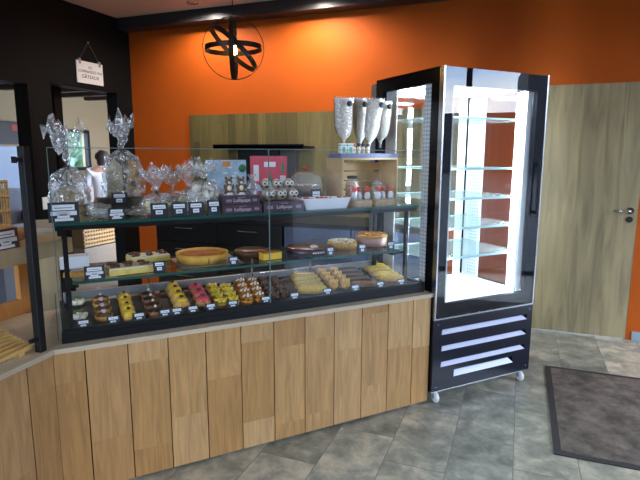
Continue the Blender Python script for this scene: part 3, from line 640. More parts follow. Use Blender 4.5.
def ex2(m, w_, h_):
    m.use(M_WHITE).box(-w_*.42, -w_*.28, -.001, 0, h_*.5, h_*.82).box(-.03, .04, -.001, 0, h_*.78, h_*.88).box(w_*.3, w_*.46, -.001, 0, h_*.45, h_*.6)
    m.use(M_GRN).prism([(-.02, 0), (.03, 0), (.005, .06)], 0, .001, M=Matrix.Translation((0, 0, h_*.42)) @ Matrix.Rotation(R(90), 4, 'X')).box(w_*.34, w_*.42, -.001, 0, h_*.66, h_*.86)
    m.use(M_SKYB).box(-w_*.5, w_*.5, -.0012, -.0002, h_*.30, h_*.42)
pcard(207, 246, 160, 200, 2.78, 'pale blue picture card with snow scene behind the brown bears', M_SKYB, ex1)
pcard(251, 287, 156, 200, 2.78, 'rose red picture card behind the wrapped lollipop row', M_ROSE, ex2)
# lollipop boxes
M_PURP = mat('purple_carton', rgb(70, 50, 62), .4)
def lbox(px0, px1, z0, h_, label, Y=2.50, dp=.12):
    a, c_ = sp(px0, px1, Y - dp/2); w_ = c_ - a; r_ = thing('lollipop_box', label, 'box', ((a+c_)/2, Y, z0), 0, 'purple lollipop boxes')
    MB().box(-w_/2, w_/2, -dp/2, dp/2, 0, h_, .002).build('carton', M_PURP, r_)
    text('lettering', 'Lollipops', .024, mat('pale_lettering', rgb(222, 206, 214), .5), r_, (0, -dp/2 - .0008, h_*.45), (R(90), 0, 0))
    MB().box(-w_*.42, -w_*.28, -dp/2 - .001, -dp/2, h_*.3, h_*.6).box(w_*.3, w_*.42, -dp/2 - .001, -dp/2, h_*.3, h_*.6).box(-.02, .02, -dp/2 - .001, -dp/2, h_*.76, h_*.84).build('printed_marks', mat('lilac_print', rgb(150, 124, 140), .5), r_)
    return (a+c_)/2, w_
zz = ZT + .0005
hb_ = at(240, 205, 2.44).z - zz
lx, lww = lbox(223, 262, zz, .046, 'purple box lettered Lollipops at the bottom of the stack of two')
lbox(223.5, 260, zz + .0465, .042, 'purple box lettered Lollipops on top of another box, under the bears')
rx_, rww = lbox(264, 304, zz, .054, 'single purple box lettered Lollipops under the wrapped owl lollipops', dp=.13)
# bears
def bear(px, label):
    q = at(px, 195, 2.50); r_ = thing('bear_lollipop', label, 'lollipop', (q.x, 2.50, zz + .0892), 0, 'bear shaped chocolate lollipops')
    MB().ball((0, 0, .032), (.021, .016, .026), .1, 2).ball((0, 0, .066), (.018, .015, .017), .05, 2).ball((-.014, 0, .084), (.007,)*3).ball((.014, 0, .084), (.007,)*3).ball((-.018, -.008, .012), (.01, .012, .01)).ball((.018, -.008, .012), (.01, .012, .01)).ball((-.022, -.004, .04), (.006, .007, .014)).ball((.022, -.004, .04), (.006, .007, .014)).build('body', mat('milk_chocolate', rgb(118, 84, 64), .4, var=.1), r_)
    MB().ball((0, -.012, .034), (.012, .007, .015)).ball((0, -.012, .061), (.008, .006, .007)).build('pale_belly', M_CREAM, r_)
    MB().lathe([(.025, 0), (.022, .012), (.018, .012), (0, .012)], 16).build('foot_stand', M_WHITE, r_)
bear(229, 'brown bear lollipop on the purple boxes, left one'); bear(241, 'brown bear lollipop on the purple boxes, right one')
q = at(252, 195, 2.5)
r_ = thing('wrapped_lollipop', 'clear wrapped pinkish lollipop beside the right bear', 'lollipop', (q.x, 2.50, zz + .0892))
MB().ball((0, 0, .035), (.02, .016, .03), .5, 2, 3).build('sweet', mat('pinkish_sweet', rgb(150, 120, 130), .5, var=.4, vs=50), r_); MB().lathe([(.024, 0), (.027, .03), (.022, .06), (.008, .075), (.022, .1)], 20, jit=.008, pleat=.1, smooth=False).build('film', M_CELLO, r_)
# owl lollipops
k_ = 0
for j in range(2):
    for i in range(3):
        q = at(270 + i*11.5, 190, 2.47)
        r_ = thing('owl_lollipop', 'wrapped owl face lollipop, %s of the %s row on the single box' % (('left', 'middle', 'right')[i], ('lower', 'upper')[j]), 'lollipop', (q.x, 2.475 + j*.056, zz + .0545 + j*.048), 0, 'wrapped owl lollipops')
        MB().ball((0, 0, .025), (.024, .015, .024), .08, 2).build('face', mat('owl_biscuit', rgb(176, 158, 134), .5, var=.3, vs=40), r_)
        o = MB()
        for s in (-1, 1): o.lathe([(.010, 0), (.009, .003), (0, .003)], 12, M=Matrix.Translation((s*.0095, -.013, .030)) @ Matrix.Rotation(R(90), 4, 'X'))
        o.build('eye_white', M_WHITE, r_); o = MB()
        for s in (-1, 1): o.ball((s*.0095, -.017, .030), (.0045, .002, .0045))
        o.ball((0, -.016, .016), (.008, .003, .004)); o.build('pupil', M_CHOC, r_)
        r_.scale = (1.25,)*3
        if j: MB().box(-.021, .021, -.018, .02, -.0375, -.0005).build('foam_step', M_WHITE, r_)
# cake dome
q = at(307, 190, 2.68)
r_ = thing('cake_dome', 'glass dome over a frosted cake on a dark stand beyond the lollipops', 'cake dome', (q.x, 2.70, zz))
MB().lathe([(.055, 0), (.05, .006), (.02, .014), (.018, .05), (.10, .058), (.102, .066), (0, .066)], 32).build('stand', mat('dark_stand', rgb(70, 58, 58), .3), r_)
MB().lathe([(.098, .067), (.098, .12), (.085, .16), (.05, .185), (.012, .192), (0, .192)], 32).build('glass_cover', M_JARG, r_)
MB().lathe([(.008, .193), (.02, .205), (.02, .215), (.008, .222), (0, .222)], 20).build('knob', mat('copper', rgb(176, 96, 66), .35, metal=.3), r_)
g = random.Random(8)
MB().lathe([(.078, .068), (.08, .11), (.07, .12), (0, .122)], 28).build('cake', mat('marbled_cake', rgb(158, 132, 108), .6, var=.4, vs=50), r_)
q = at(317, 187, 2.55); card(q.x, 2.555, zz, .06, .10, 'dark price card standing before the glass cake dome', 4)
# white tray with red sweets
a = atz(303, 210, ZT + .01); a, c_ = sp(302, 350, 2.46); w_ = c_ - a
r_ = thing('sweet_tray', 'shallow white tray filled with red sweets, centre right of the top shelf', 'tray', ((a+c_)/2, 2.505, zz))
m = MB()
for z0, z1, f0, f1 in ((0, .058, .84, 1.0),):
    A = [(-w_/2*f0, -.045), (w_/2*f0, -.045), (w_/2*f0, .045), (-w_/2*f0, .045)]; B = [(-w_/2*f1, -.055), (w_/2*f1, -.055), (w_/2*f1, .055), (-w_/2*f1, .055)]
    va = [m.b.verts.new((x, y, z0)) for x, y in A]; vb = [m.b.verts.new((x, y, z1)) for x, y in B]; vc = [m.b.verts.new((x*.97, y*.94, z1)) for x, y in B]; vd = [m.b.verts.new((x*.97, y*.94, z0 + .004)) for x, y in A]
    m.b.faces.new(va[::-1]); m.b.faces.new(vd)
    for i in range(4):
        j = (i+1) % 4; m.b.faces.new((va[i], va[j], vb[j], vb[i])); m.b.faces.new((vb[i], vb[j], vc[j], vc[i])); m.b.faces.new((vc[i], vc[j], vd[j], vd[i]))
m.build('tray_shell', M_PAPER, r_)
m = MB()
for k in range(46): m.ball((g.uniform(-.44, .44)*w_, g.uniform(-.035, .035), .042 + g.uniform(0, .018)), (.010, .008, .008), .3, 1, k)
m.use(mat('red_sweet', rgb(206, 52, 50), .35, var=.3, vs=30)); m.build('red_sweets', MATS['red_sweet'], r_, kind='stuff')
# wooden crate
a, c_ = at(342, 205, 2.62).x, at(397, 205, 2.62).x; w_ = c_ - a; hC = at(370, 158, 2.62).z - zz
crt = thing('wooden_crate', 'open pine crate on end holding jars at the right of the top shelf', 'crate', ((a+c_)/2, 2.62, zz))
MB().box(-w_/2, -w_/2 + .010, 0, .2, 0, hC).box(w_/2 - .010, w_/2, 0, .2, 0, hC).box(-w_/2 + .01, w_/2 - .01, 0, .2, 0, .010).box(-w_/2 + .01, w_/2 - .01, 0, .2, hC - .010, hC).build('frame', M_CRATE, crt)
m = MB()
for k in range(4): m.box(-w_/2 + .01, w_/2 - .01, .19, .198, .02 + k*(hC-.04)/4, .012 + (k+1)*(hC-.04)/4)
m.build('back_slats', M_CRATE, crt)
cx = (a + c_)/2
def jar(px, y, r, h, lid, fillm, label):
    q = at(px, 195, y); r_ = thing('glass_jar', label, 'jar', (q.x, y, zz + .0105))
    MB().lathe([(r*.9, 0), (r, .008), (r, h*.78), (r*.75, h*.9), (r*.75, h)], 24, smooth=True).build('jar_body', M_JARG, r_)
    MB().lathe([(r*.86, .004), (r*.9, h*.72), (0, h*.76)], 20, jit=.006).build('sweets', fillm, r_)
    MB().lathe([(r*.8, h + .0005), (r*.8, h + .018), (r*.3, h + .022), (r*.2, h + .036), (0, h + .038)] if lid[1] else [(r*.82, h + .0005), (r*.82, h + .016), (0, h + .018)], 20).build('lid', lid[0], r_)
jar(352, 2.72, .040, .135, (M_BLACK, 0), mat('red_white_sweets', rgb(206, 150, 146), .5, var=.5, vs=70), 'tall jar with black lid in the pine crate')
jar(377, 2.72, .046, .095, (M_JARG, 1), mat('pastel_sweets', rgb(206, 196, 176), .5, var=.3, vs=60), 'wide jar with glass lid in the pine crate')
# log slices with cake pops
for px0, px1, xs, lab in ((350, 372, (356, 361, 366), 'left'), (374, 395, (380, 385, 390), 'right')):
    a, c_ = sp(px0, px1, 2.52); w_ = (c_ - a)/2; X = (a + c_)/2
    r_ = thing('log_stand', 'pale wooden log slice in front of the crate, %s one' % lab, 'wooden stand', (X, 2.53, zz), 0, 'log slices before the crate')
    MB().lathe([(w_, 0), (w_, .034), (0, .034)], 28, sy=.7, smooth=False).build('log', mat('log_wood', rgb(196, 168, 134), .6, var=.2, vs=30), r_)
    for i, px in enumerate(xs):
        dx = (i - 1)*w_*.6; p_ = thing('cake_pop', 'red cake pop on the %s log slice, %s' % (lab, ('left', 'middle', 'right')[i]), 'cake pop', (X + dx, 2.525 + (i % 2)*.02, zz + .0345), 0, 'red cake pops')
        MB().cyl((0, 0, 0), (0, 0, .045), .003).build('stick', M_WHITE, p_); MB().lathe([(.014, .002), (.018, .02), (.012, .04), (.003, .045)], 12).build('paper_frill', M_PAPER, p_)
        MB().ball((0, 0, .060), (.018, .018, .017), .05, 2).build('pop', mat('coral_icing', rgb(214, 92, 76), .35, var=.15, vs=60), p_)
# on the crate: tray, cups, bottles, cones
zc = zz + hC
a, c_ = at(340, 150, 2.64).x, at(397, 150, 2.64).x
MB().box(-(c_-a)/2, (c_-a)/2, -.0, .15, 0, .003).box(-(c_-a)/2, (c_-a)/2, 0, .004, .003, .026).box(-(c_-a)/2, (c_-a)/2, .146, .15, .003, .026).box(-(c_-a)/2, -(c_-a)/2+.004, .004, .146, .003, .026).box((c_-a)/2-.004, (c_-a)/2, .004, .146, .003, .026).build('shallow_tray', mat('lilac_tray', rgb(120, 126, 160), .3), None, ((a+c_)/2, 2.63, zc + .0005), label='shallow bluish tray lying on top of the pine crate', category='tray')
for i, px in enumerate((340, 347.5)):
    q = at(px, 150, 2.645); r_ = thing('paper_cup', 'white and green square cup on the crate, %s one' % ('left', 'right')[i], 'cup', (max(q.x, (a+c_)/2 - (c_-a)/2 + .028 + i*.047), 2.66, zc + .004), 0, 'small cups on the crate')
    MB().box(-.020, .020, -.015, .015, 0, .08, .002).build('cup', M_PAPER, r_); MB().box(-.010, .010, -.0165, -.0155, .025, .06).box(-.0205, .0205, -.0155, .0155, .066, .072).build('green_band', mat('mint_print', rgb(110, 178, 140), .5), r_)
for i in range(4):
    q = at(354.5 + i*4.6, 150, 2.66); r_ = thing('sweet_figure', 'small upright figure sweet on the crate tray, %s from the left' % ('first', 'second', 'third', 'fourth')[i], 'sweet', (q.x, 2.665, zc + .004), 0, 'small figures on the crate tray')
    MB().lathe([(.011, 0), (.012, .05), (.006, .062), (0, .063)], 12).build('body', M_CREAM, r_); MB().ball((0, 0, .073), (.013,)*3, .1).build('head', (mat('red_head', rgb(176, 80, 60), .5) if i == 0 else mat('slate_head', rgb(70, 74, 90), .5)), r_)
M_CONF = mat('confetti_sweets', rgb(216, 206, 194), .5, var=.55, vs=150)
M_CLEARF = clear_mat('cone_film', (.97, .97, .97, 1), .1, 2.2, film=.03, bump=.6, scale=30)
def cone(px0, px1, pt, pb, ptipx, Y, label):
    tp = at((px0+px1)/2, pt, Y); tip = at(ptipx, pb, Y); a = at(px0, pt, Y).x; c_ = at(px1, pt, Y).x; w_ = (c_-a)/2
    r_ = thing('cone_bag', label, 'gift bag', (tip.x, Y, tip.z), 0, 'clear cones of confetti sweets above the crate')
    H_ = tp.z - tip.z; sh = Matrix.Shear('XY', 4, ((tp.x - tip.x)/H_, 0))
    MB().lathe([(.004, 0), (.007, H_*.14), (w_*.66, H_*.25), (w_*.9, H_*.42), (w_*.97, H_*.9), (w_*.95, H_*.97)], 24, sy=.55, M=sh).build('sweets', M_CONF, r_)
    MB().lathe([(.012, 0), (.006, H_*.13), (w_*.72, H_*.25), (w_*.97, H_*.42), (w_*1.06, H_)], 24, sy=.6, M=sh, jit=.006, pleat=.05).build('film', M_CLEARF, r_)
    MB().lathe([(.017, 0), (.017, .003)], 18, M=Matrix.Translation(((tp.x - tip.x) + w_*.25, -w_*.66, H_*.86)) @ Matrix.Rotation(R(90), 4, 'X')).build('round_sticker', M_CARD, r_)
    MB().tube([(.008*cos(k*pi/4), .008*sin(k*pi/4), H_*.135) for k in range(8)], .003, 5, closed=True).build('tie', M_CREAM, r_)
cone(334.5, 353, 97, 147, 344, 2.72, 'clear cone bag of confetti sweets, leftmost of four')
cone(354, 367, 97, 150, 360.5, 2.77, 'clear cone bag of confetti sweets, second from the left')
cone(369, 384, 98, 150, 369, 2.66, 'clear cone bag of confetti sweets leaning right, third from the left')
cone(376, 392, 100, 148, 380, 2.76, 'clear cone bag of confetti sweets nearest the fridge')

# ================================================================== bread case on the left wing (wing local: y negative inward)
bc = thing('bread_case', 'bread case with a black corner post and clear pane at the left edge', 'display case', (CX0, CY, 0), LA)
def inL(v): return inv @ Vector(v)
pf = inL((-.092, 2.329, 0)); px_, py_ = pf.x, pf.y
MB().box(px_ - .016, px_ + .016, py_ - .016, py_ + .016, CZT, 1.514, .003).build('corner_post', M_BLACK, bc)
MB().box(px_ + .016, px_ + .05, py_ - .007, py_ + .007, 1.455, 1.47).box(px_+.042, px_+.05, py_-.010, py_+.010, 1.45, 1.475).build('pane_clamp', M_BLACK, bc, label='upper pane clamp')
MB().box(px_ + .016, px_ + .05, py_ - .007, py_ + .007, .735, .75).build('pane_clamp', M_BLACK, bc, label='lower pane clamp')
MB().box(px_ + .03, 1.3, py_ - .003, py_ + .003, .70, 1.50).build('front_pane', M_CGLASS, bc)
m = MB()
for k in range(11): m.box(mt.x/mt.y*(-.08 - k*.04) + .065, 1.25, -.085 - k*.040, -.070 - k*.040, CZT + .012, CZT + .026, .002)
m.box(px_ + .05, px_ + .08, -.53, -.07, CZT, CZT + .012).box(1.1, 1.13, -.53, -.10, CZT, CZT + .012)
m.build('slatted_rack', mat('honey_pine', rgb(236, 190, 112), .45, var=.1, vs=8), bc)
yF = -.56
def atL(px, py, yy):                       # sight line meets plane y'=yy of the wing
    o_ = inv.to_3x3() @ ray(px, py); c0 = inv @ Vector((0, 0, 0)); t_ = (yy - c0.y)/o_.y
    return Vector((c0.x + o_.x*t_, yy, EYE + o_.z*t_))
p1 = atL(31, 275, yF); p2 = atL(16, 275, yF)
MB().box(p1.x, p2.x + .01, yF, yF + .03, CZT, 1.08).box(p2.x + .01, 1.2, yF, yF + .03, CZT, .76).box(p2.x+.01, 1.2, yF, yF + .03, .99, 1.08).build('rear_wood_frame', M_ORW, bc)
zsh = atL(20, 245, -.36).z
MB().box(p1.x - .02, 1.25, -.56, -.30, zsh - .075, zsh).build('bread_shelf', M_BEIGE, bc)
bb = lw(.42, .40, 0)
def onwing(x, y, z): v_ = lw(x, y, z); return (v_.x, v_.y, v_.z)
q = atL(4, 228, -.42)
r_ = thing('bread_loaf', 'crusty brown loaf on the beige shelf at the left edge', 'bread', onwing(q.x + .03, .42, zsh + .0005), LA)
MB().tube([(-.13 + .026*k, 0, .04) for k in range(11)], .05, 14, radii=[.045*(.35 + .65*math.sin(pi*(k + .7)/11.4)**.5) for k in range(11)]).build('crust', M_BREAD, r_)
q = atL(9, 247, -.31)
c1 = card(0, 0, 0, .13, .09, 'large black price card on the beige bread shelf at the left edge', 5, 3); c1.location = cw(onwing(q.x, .318, zsh + .0005)); c1.rotation_euler = (0, 0, CA + LA + pi)
c1['group'] = 'price cards of the bread case'
q = atL(4, 195, -.50)
r_ = thing('wicker_basket', 'tall open wicker basket standing behind the loaf at the left edge', 'basket', onwing(q.x + .06, .505, zsh + .0005), LA)
m = MB()
for z in (.0, .07, .14, .21, .28): m.tube([(.075*cos(k*pi/10), .05*sin(k*pi/10), z + .006) for k in range(20)], .006, 6, closed=True)
for k in range(14): m.tube([(.075*cos(k*pi/7), .05*sin(k*pi/7), .006), (.075*cos(k*pi/7), .05*sin(k*pi/7), .286)], .004, 5)
m.build('weave', mat('wicker', rgb(206, 170, 104), .6, var=.2, vs=40), r_)

# ================================================================== tall glass fridge
FK = (1.9415, 2.3123); FW, FD, FH, ZB, ZMF = .812, .70, 1.968, .065, .5195
fr = thing('glass_display_fridge', 'tall black lit glass display fridge on castors beside the oak door', 'fridge', (FK[0], FK[1], 0), R(-.705))
# front door: black glossy glass frame with clear opening
GX0, GX1, GZ0, GZ1 = .073, .728, .612, 1.868
dr = MB().box(.010, GX0, 0, .03, ZMF + .012, FH - .002).box(GX1, FW - .010, 0, .03, ZMF + .012, FH - .002).box(GX0, GX1, 0, .03, ZMF + .012, GZ0).box(GX0, GX1, 0, .03, GZ1, FH - .002).build('door', mat('door_black', rgb(6, 8, 18), .6, spec=.1), fr)
MB().box(.010, FW - .010, -.005, -.0005, ZMF + .012, FH - .003).build('door_glass', M_GLASS, dr)
MB().box(GX1 + .022, GX1 + .034, -.032, -.022, 1.1, 1.45, .003).box(GX1 + .022, GX1 + .034, -.022, -.0055, 1.12, 1.14).box(GX1 + .022, GX1 + .034, -.022, -.0055, 1.41, 1.43).build('door_handle', M_BLACK, dr)
for x0 in (0, FW - .010):
    MB().box(x0, x0 + .010, -.006, .03, ZMF + .01, FH).build('corner_trim', M_ALU, fr)
for x0 in (0, FW - .012): MB().box(x0, x0 + .012, FD - .02, FD + .04, ZMF, FH - .02).build('rear_trim', M_ALU, fr)
# body frame of the glazed box
SY0, SY1, SZ0, SZ1 = .10, FD - .13, .60, 1.885
for nm, x0, x1 in (('left', 0.0, .03), ('right', FW - .03, FW)):
    o = MB().box(x0, x1, .031, SY0, ZMF, FH).box(x0, x1, SY1 + .03, FD - .021, ZMF, FH).box(x0, x1, SY0, SY1 + .03, ZMF, SZ0).box(x0, x1, SY0, SY1 + .03, SZ1, FH).build('side_frame', M_GLOSSB, fr, label=nm + ' side frame')
    MB().box(x0 + (.002 if nm == 'left' else .02), x0 + (.008 if nm == 'left' else .028), SY0, SY1 + .03, SZ0, SZ1).build('side_glass', M_GLASS, o)
MB().box(.031, FW - .031, FD - .05, FD - .02, ZMF, .60).box(.031, FW - .031, FD - .05, FD - .02, SZ1, FH).build('rear_frame', M_GLOSSB, fr)
MB().box(.031, FW - .031, FD - .04, FD - .034, .60, SZ1).build('rear_glass', M_GLASS, fr)
MB().box(.031, FW - .031, .031, FD - .051, ZMF, .600).build('inner_floor', M_WHITE, fr)
MB().box(.031, FW - .031, .031, FD - .051, 1.90, FH - .001).build('roof', M_WHITE, fr)
M_LED = mat('led_light', rgb(235, 245, 255), .5, emit=rgb(226, 240, 255), es=140)
MB().box(.12, FW - .12, .06, .11, 1.886, 1.899).build('top_lamp', M_LED, fr)
MB().box(.12, FW - .12, FD - .16, FD - .12, 1.886, 1.899).build('top_lamp', M_LED, fr)
for x0 in (.078, GX1 - .036):
    o = MB().box(x0 - .006, x0 + .036, .036, .06, .605, 1.885).build('lamp_housing', M_WHITE, fr)
    MB().box(x0 - .004, x0 + .034, .0605, .066, .63, 1.87).build('light_tube', M_LED, o)
for x0 in (.0305, FW - .0335): MB().box(x0, x0 + .003, SY1 - .09, FD - .0515, .602, 1.885).build('inner_liner', M_WHITE, fr)
# perforated standards
mp_ = bpy.data.materials.new('perforated_white'); mp_.use_nodes = True; t = mp_.node_tree; b = t.nodes['Principled BSDF']
c = nn(t, 'ShaderNodeTexCoord'); sp_ = nn(t, 'ShaderNodeSeparateXYZ'); t.links.new(c.outputs['Object'], sp_.inputs[0])
fz = math_(t, 'LESS_THAN', math_(t, 'FRACT', math_(t, 'MULTIPLY', sp_.outputs[2], 42)), .5)
fx = math_(t, 'LESS_THAN', math_(t, 'FRACT', math_(t, 'MULTIPLY', math_(t, 'ADD', sp_.outputs[0], sp_.outputs[1]), 40)), .55)
kk = math_(t, 'MULTIPLY', fz, fx); mxx = nn(t, 'ShaderNodeMix', data_type='RGBA'); t.links.new(kk, mxx.inputs[0]); mxx.inputs[6].default_value = rgb(238, 242, 246); mxx.inputs[7].default_value = rgb(176, 180, 190)
t.links.new(mxx.outputs[2], b.inputs['Base Color']); b.inputs['Roughness'].default_value = .4
for x0 in (.034, FW - .038):
    for y0 in (.12, FD - .20):
        MB().box(x0, x0 + .004, y0, y0 + .085, .602, 1.885).build('shelf_standard', mp_, fr)
for x0 in (.06, FW - .13):
    MB().box(x0, x0 + .07, FD - .060, FD - .056, .602, 1.885).build('shelf_standard', mp_, fr)
for z in (.86, 1.04, 1.22, 1.40, 1.70)[:4]:
    o = MB().box(.042, FW - .042, .09, FD - .075, z, z + .007).build('glass_shelf', M_FSHELF, fr)
    MB().box(.042, FW - .042, .086, .0895, z - .004, z + .011).box(.042, FW-.042, FD-.0745, FD-.071, z - .002, z + .009).build('shelf_edge', mat('ice_edge', rgb(170, 206, 206), .2), o)
o = MB().box(.042, FW - .042, .09, FD - .075, 1.70, 1.707).build('glass_shelf', M_FSHELF, fr)
MB().box(.042, FW - .042, .086, .0895, 1.698, 1.709).build('shelf_edge', MATS['ice_edge'], o)
# lower machine box with four louvres
MB().box(.0, FW, -.004, -.0005 + .012, ZMF, ZMF + .0095).build('seam_trim', M_ALU, fr)
m = MB()
LV = [(.06, .765, .425, .458), (.062, .765, .322, .355), (.062, .763, .222, .255), (.166, .662, .144, .188)]
# panel with slots
zs = [ZB + .008] + [z for l in LV[::-1] for z in (l[2], l[3])] + [ZMF]
for i in range(0, len(zs), 2): m.box(.0, FW, -.004, .012, zs[i], zs[i+1])
for x0, x1, z0, z1 in LV: m.box(0, x0, -.004, .012, z0, z1).box(x1, FW, -.004, .012, z0, z1)
pn = m.build('machine_panel', M_LOUVB, fr)
MB().box(.002, .03, .013, FD, ZB + .008, ZMF - .001).box(FW - .03, FW - .002, .013, FD, ZB + .008, ZMF - .001).box(.03, FW - .03, FD - .03, FD, ZB + .008, ZMF - .001).box(.03, FW-.03, .08, .09, ZB + .008, ZMF-.001).build('machine_case', M_BLACK, fr)
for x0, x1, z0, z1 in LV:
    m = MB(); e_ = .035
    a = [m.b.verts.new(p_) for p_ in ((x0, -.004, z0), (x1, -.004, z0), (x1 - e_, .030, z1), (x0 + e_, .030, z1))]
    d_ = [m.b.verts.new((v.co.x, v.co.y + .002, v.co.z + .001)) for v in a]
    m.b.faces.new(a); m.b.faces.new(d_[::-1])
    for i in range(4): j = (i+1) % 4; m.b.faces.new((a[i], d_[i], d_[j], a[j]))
    m.build('louvre', M_LOUVSKY, fr)
m = MB()
for x in (.03, FW - .03):
    for z in (.10, .49): m.ball((x, -.005, z), (.004, .002, .004), sub=1)
m.build('screws', M_CHROME, pn)
MB().box(.0, FW, -.003, FD, ZB, ZB + .0075).build('bottom_plate', M_ALU, fr)
M_CAST = mat('castor_white', rgb(216, 218, 218), .4)
for x, y in ((.035, -.0), (FW - .07, -.0), (.05, FD - .08), (FW - .07, FD - .08)):
    o = MB().lathe([(.0, -.013), (.026, -.013), (.033, -.006), (.033, .006), (.026, .013), (0, .013)], 24, M=Matrix.Translation((x, y + .0, .0335)) @ Matrix.Rotation(R(78), 4, 'Z') @ Matrix.Rotation(R(90), 4, 'X')).build('castor', M_CAST, fr)
    MB().box(x - .017, x + .017, y - .01 if y > .1 else y - .002, y + .03, .055, .0645).box(x - .018, x - .0155, y - .005, y + .02, .03, .056).box(x + .0155, x + .018, y - .005, y + .02, .03, .056).build('castor_fork', M_GREYRAIL, o)

# ================================================================== door mat
mm = bpy.data.materials.new('mat_pile'); mm.use_nodes = True; t = mm.node_tree; b = t.nodes['Principled BSDF']
c = nn(t, 'ShaderNodeTexCoord'); n1 = nn(t, 'ShaderNodeTexNoise'); n1.inputs['Scale'].default_value = 7; n1.inputs['Detail'].default_value = 8; n1.inputs['Roughness'].default_value = .7
t.links.new(c.outputs['Object'], n1.inputs[0]); r = nn(t, 'ShaderNodeValToRGB'); r.color_ramp.elements[0].position = .38; r.color_ramp.elements[0].color = rgb(70, 60, 52); r.color_ramp.elements[1].position = .68; r.color_ramp.elements[1].color = rgb(128, 114, 100)
t.links.new(n1.outputs[0], r.inputs[0]); t.links.new(r.outputs[0], b.inputs['Base Color']); b.inputs['Roughness'].default_value = .9
dm = thing('door_mat', 'worn grey brown entrance mat with dark rubber border', 'mat', (.235, 2.665, 0.001), 0, frame='R')
MB().box(.035, 1.75, .035, 1.155, 0.0, .008).build('pile', mm, dm)
MB().box(0, 1.785, 0, .035, 0, .007, .002).box(0, 1.785, 1.155, 1.19, 0, .007, .002).box(0, .035, .035, 1.155, 0, .007).box(1.75, 1.785, .035, 1.155, 0, .007).build('rubber_border', mat('rubber', rgb(52, 50, 50), .6), dm)

# ================================================================== kitchen units along the back wall
XK0 = -3.29
M_KB = mat('kitchen_black', rgb(16, 16, 18), .3)
M_KREFL = mat('kitchen_reflection_tint', rgb(84, 94, 120), .25)  # blue-grey reflection in the case glass is put into this colour
xs = [XK0, -2.60, -1.93]
for i in range(2):
    x0, x1 = xs[i], xs[i+1] - .004
    u_ = thing('kitchen_unit', ('matt black drawer unit beside the orange strip of wall' if i == 0 else 'matt black drawer unit next to the reflection-tinted cupboards'), 'kitchen unit', (x0, WY - .60, 0), 0, 'black kitchen units on the back wall', frame='R')
    MB().box(0, x1 - x0, .02, .595, .10, .865).box(.03, x1 - x0 - .03, .06, .5, 0, .10).build('carcass', M_KB, u_)
    for j, (z0, z1) in enumerate(((.105, .40), (.405, .66), (.665, .862))):
        dd_ = MB().box(.003, x1 - x0 - .003, 0, .018, z0, z1, .002).build('drawer', M_KB, u_)
        MB().cyl(((x1-x0)/2 - .1, -.03, z1 - .06), ((x1-x0)/2 + .1, -.03, z1 - .06), .006).cyl(((x1-x0)/2 - .09, -.03, z1 - .06), ((x1-x0)/2 - .09, .0, z1 - .06), .005).cyl(((x1-x0)/2 + .09, -.03, z1 - .06), ((x1-x0)/2 + .09, .0, z1 - .06), .005).build('handle', M_CHROME, dd_)
for i in range(2):
    x0 = -1.92 + i*.62
    u_ = thing('kitchen_cupboard', 'cupboard with the glass reflection in its colour, seen through the case, %s one' % ('left', 'right')[i], 'kitchen unit', (x0, WY - .60, 0), 0, 'reflection-tinted cupboards on the back wall', frame='R')
    MB().box(0, .612, .02, .595, .10, .865).box(.03, .58, .06, .5, 0, .10).build('carcass', M_KREFL, u_)
    dd_ = MB().box(.003, .609, 0, .018, .105, .862, .002).build('door', M_KREFL, u_)
    MB().cyl((.25, -.03, .79), (.37, -.03, .79), .006).cyl((.26, -.03, .79), (.26, 0, .79), .005).cyl((.36, -.03, .79), (.36, 0, .79), .005).build('handle', M_CHROME, dd_)
MB().box(0, -.66 - XK0, .0, .60, 0, .035, .002).build('worktop', M_KB).__setattr__('location', (XK0, WY - .605, .867))
o = bpy.data.objects['worktop']; o['label'] = 'dark worktop along the back wall behind the case'; o['category'] = 'worktop'
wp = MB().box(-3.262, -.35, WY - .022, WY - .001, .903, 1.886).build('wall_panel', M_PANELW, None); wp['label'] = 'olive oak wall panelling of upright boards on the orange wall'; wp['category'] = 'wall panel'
hd = thing('range_hood', 'flat black extractor shelf on the oak panelling behind the case', 'extractor hood', (-2.81, WY - .30, 1.535), 0, frame='R')
MB().box(0, .95, 0, .277, 0.01, .03, .003).box(.0, .95, 0, .012, .0, .045).build('hood_plate', M_GLOSSB, hd)
MB().box(.18, .62, .16, .277, -.60, .0).build('black_backplate', mat('hood_back', rgb(22, 22, 26), .3), hd)
MB().box(.62, .78, .2, .277, -.40, .0).build('grey_side_plate', mat('hood_grey', rgb(78, 76, 72), .3), hd)

# beige cabinet by the left wall behind the counter
q0 = at(34, 232, 3.25); q1 = at(57, 232, 3.25)
cb_ = thing('beige_cabinet', 'light oak low cabinet with a dark knob between post and pastry case', 'cabinet', (q0.x, 3.25, 0))
wq = q1.x - q0.x
MB().box(0, wq, .02, .4, 0, q0.z).build('carcass', M_BEIGE, cb_); dd_ = MB().box(.004, wq - .004, 0, .018, .02, q0.z - .02, .002).build('door', M_BEIGE, cb_)
k_ = at(40, 246, 3.24); MB().lathe([(.006, 0), (.006, .012), (.014, .016), (.014, .026), (0, .03)], 14, M=Matrix.Translation((k_.x - q0.x, 0, k_.z)) @ Matrix.Rotation(R(90), 4, 'X')).build('knob', M_BLACK, dd_)
MB().box(-.02, wq + .03, -.02, .42, q0.z + .0005, q0.z + .02).build('cabinet_top', mat('grey_top', rgb(170, 164, 150), .4), cb_)

# wall switch
sw = MB().box(0, .012, -.045, .045, 0, .11, .003).build('light_switch', M_WHITE); sw.location = (WX, 3.49, .99); sw['label'] = 'white light switch on the black left wall behind the post'; sw['category'] = 'switch'

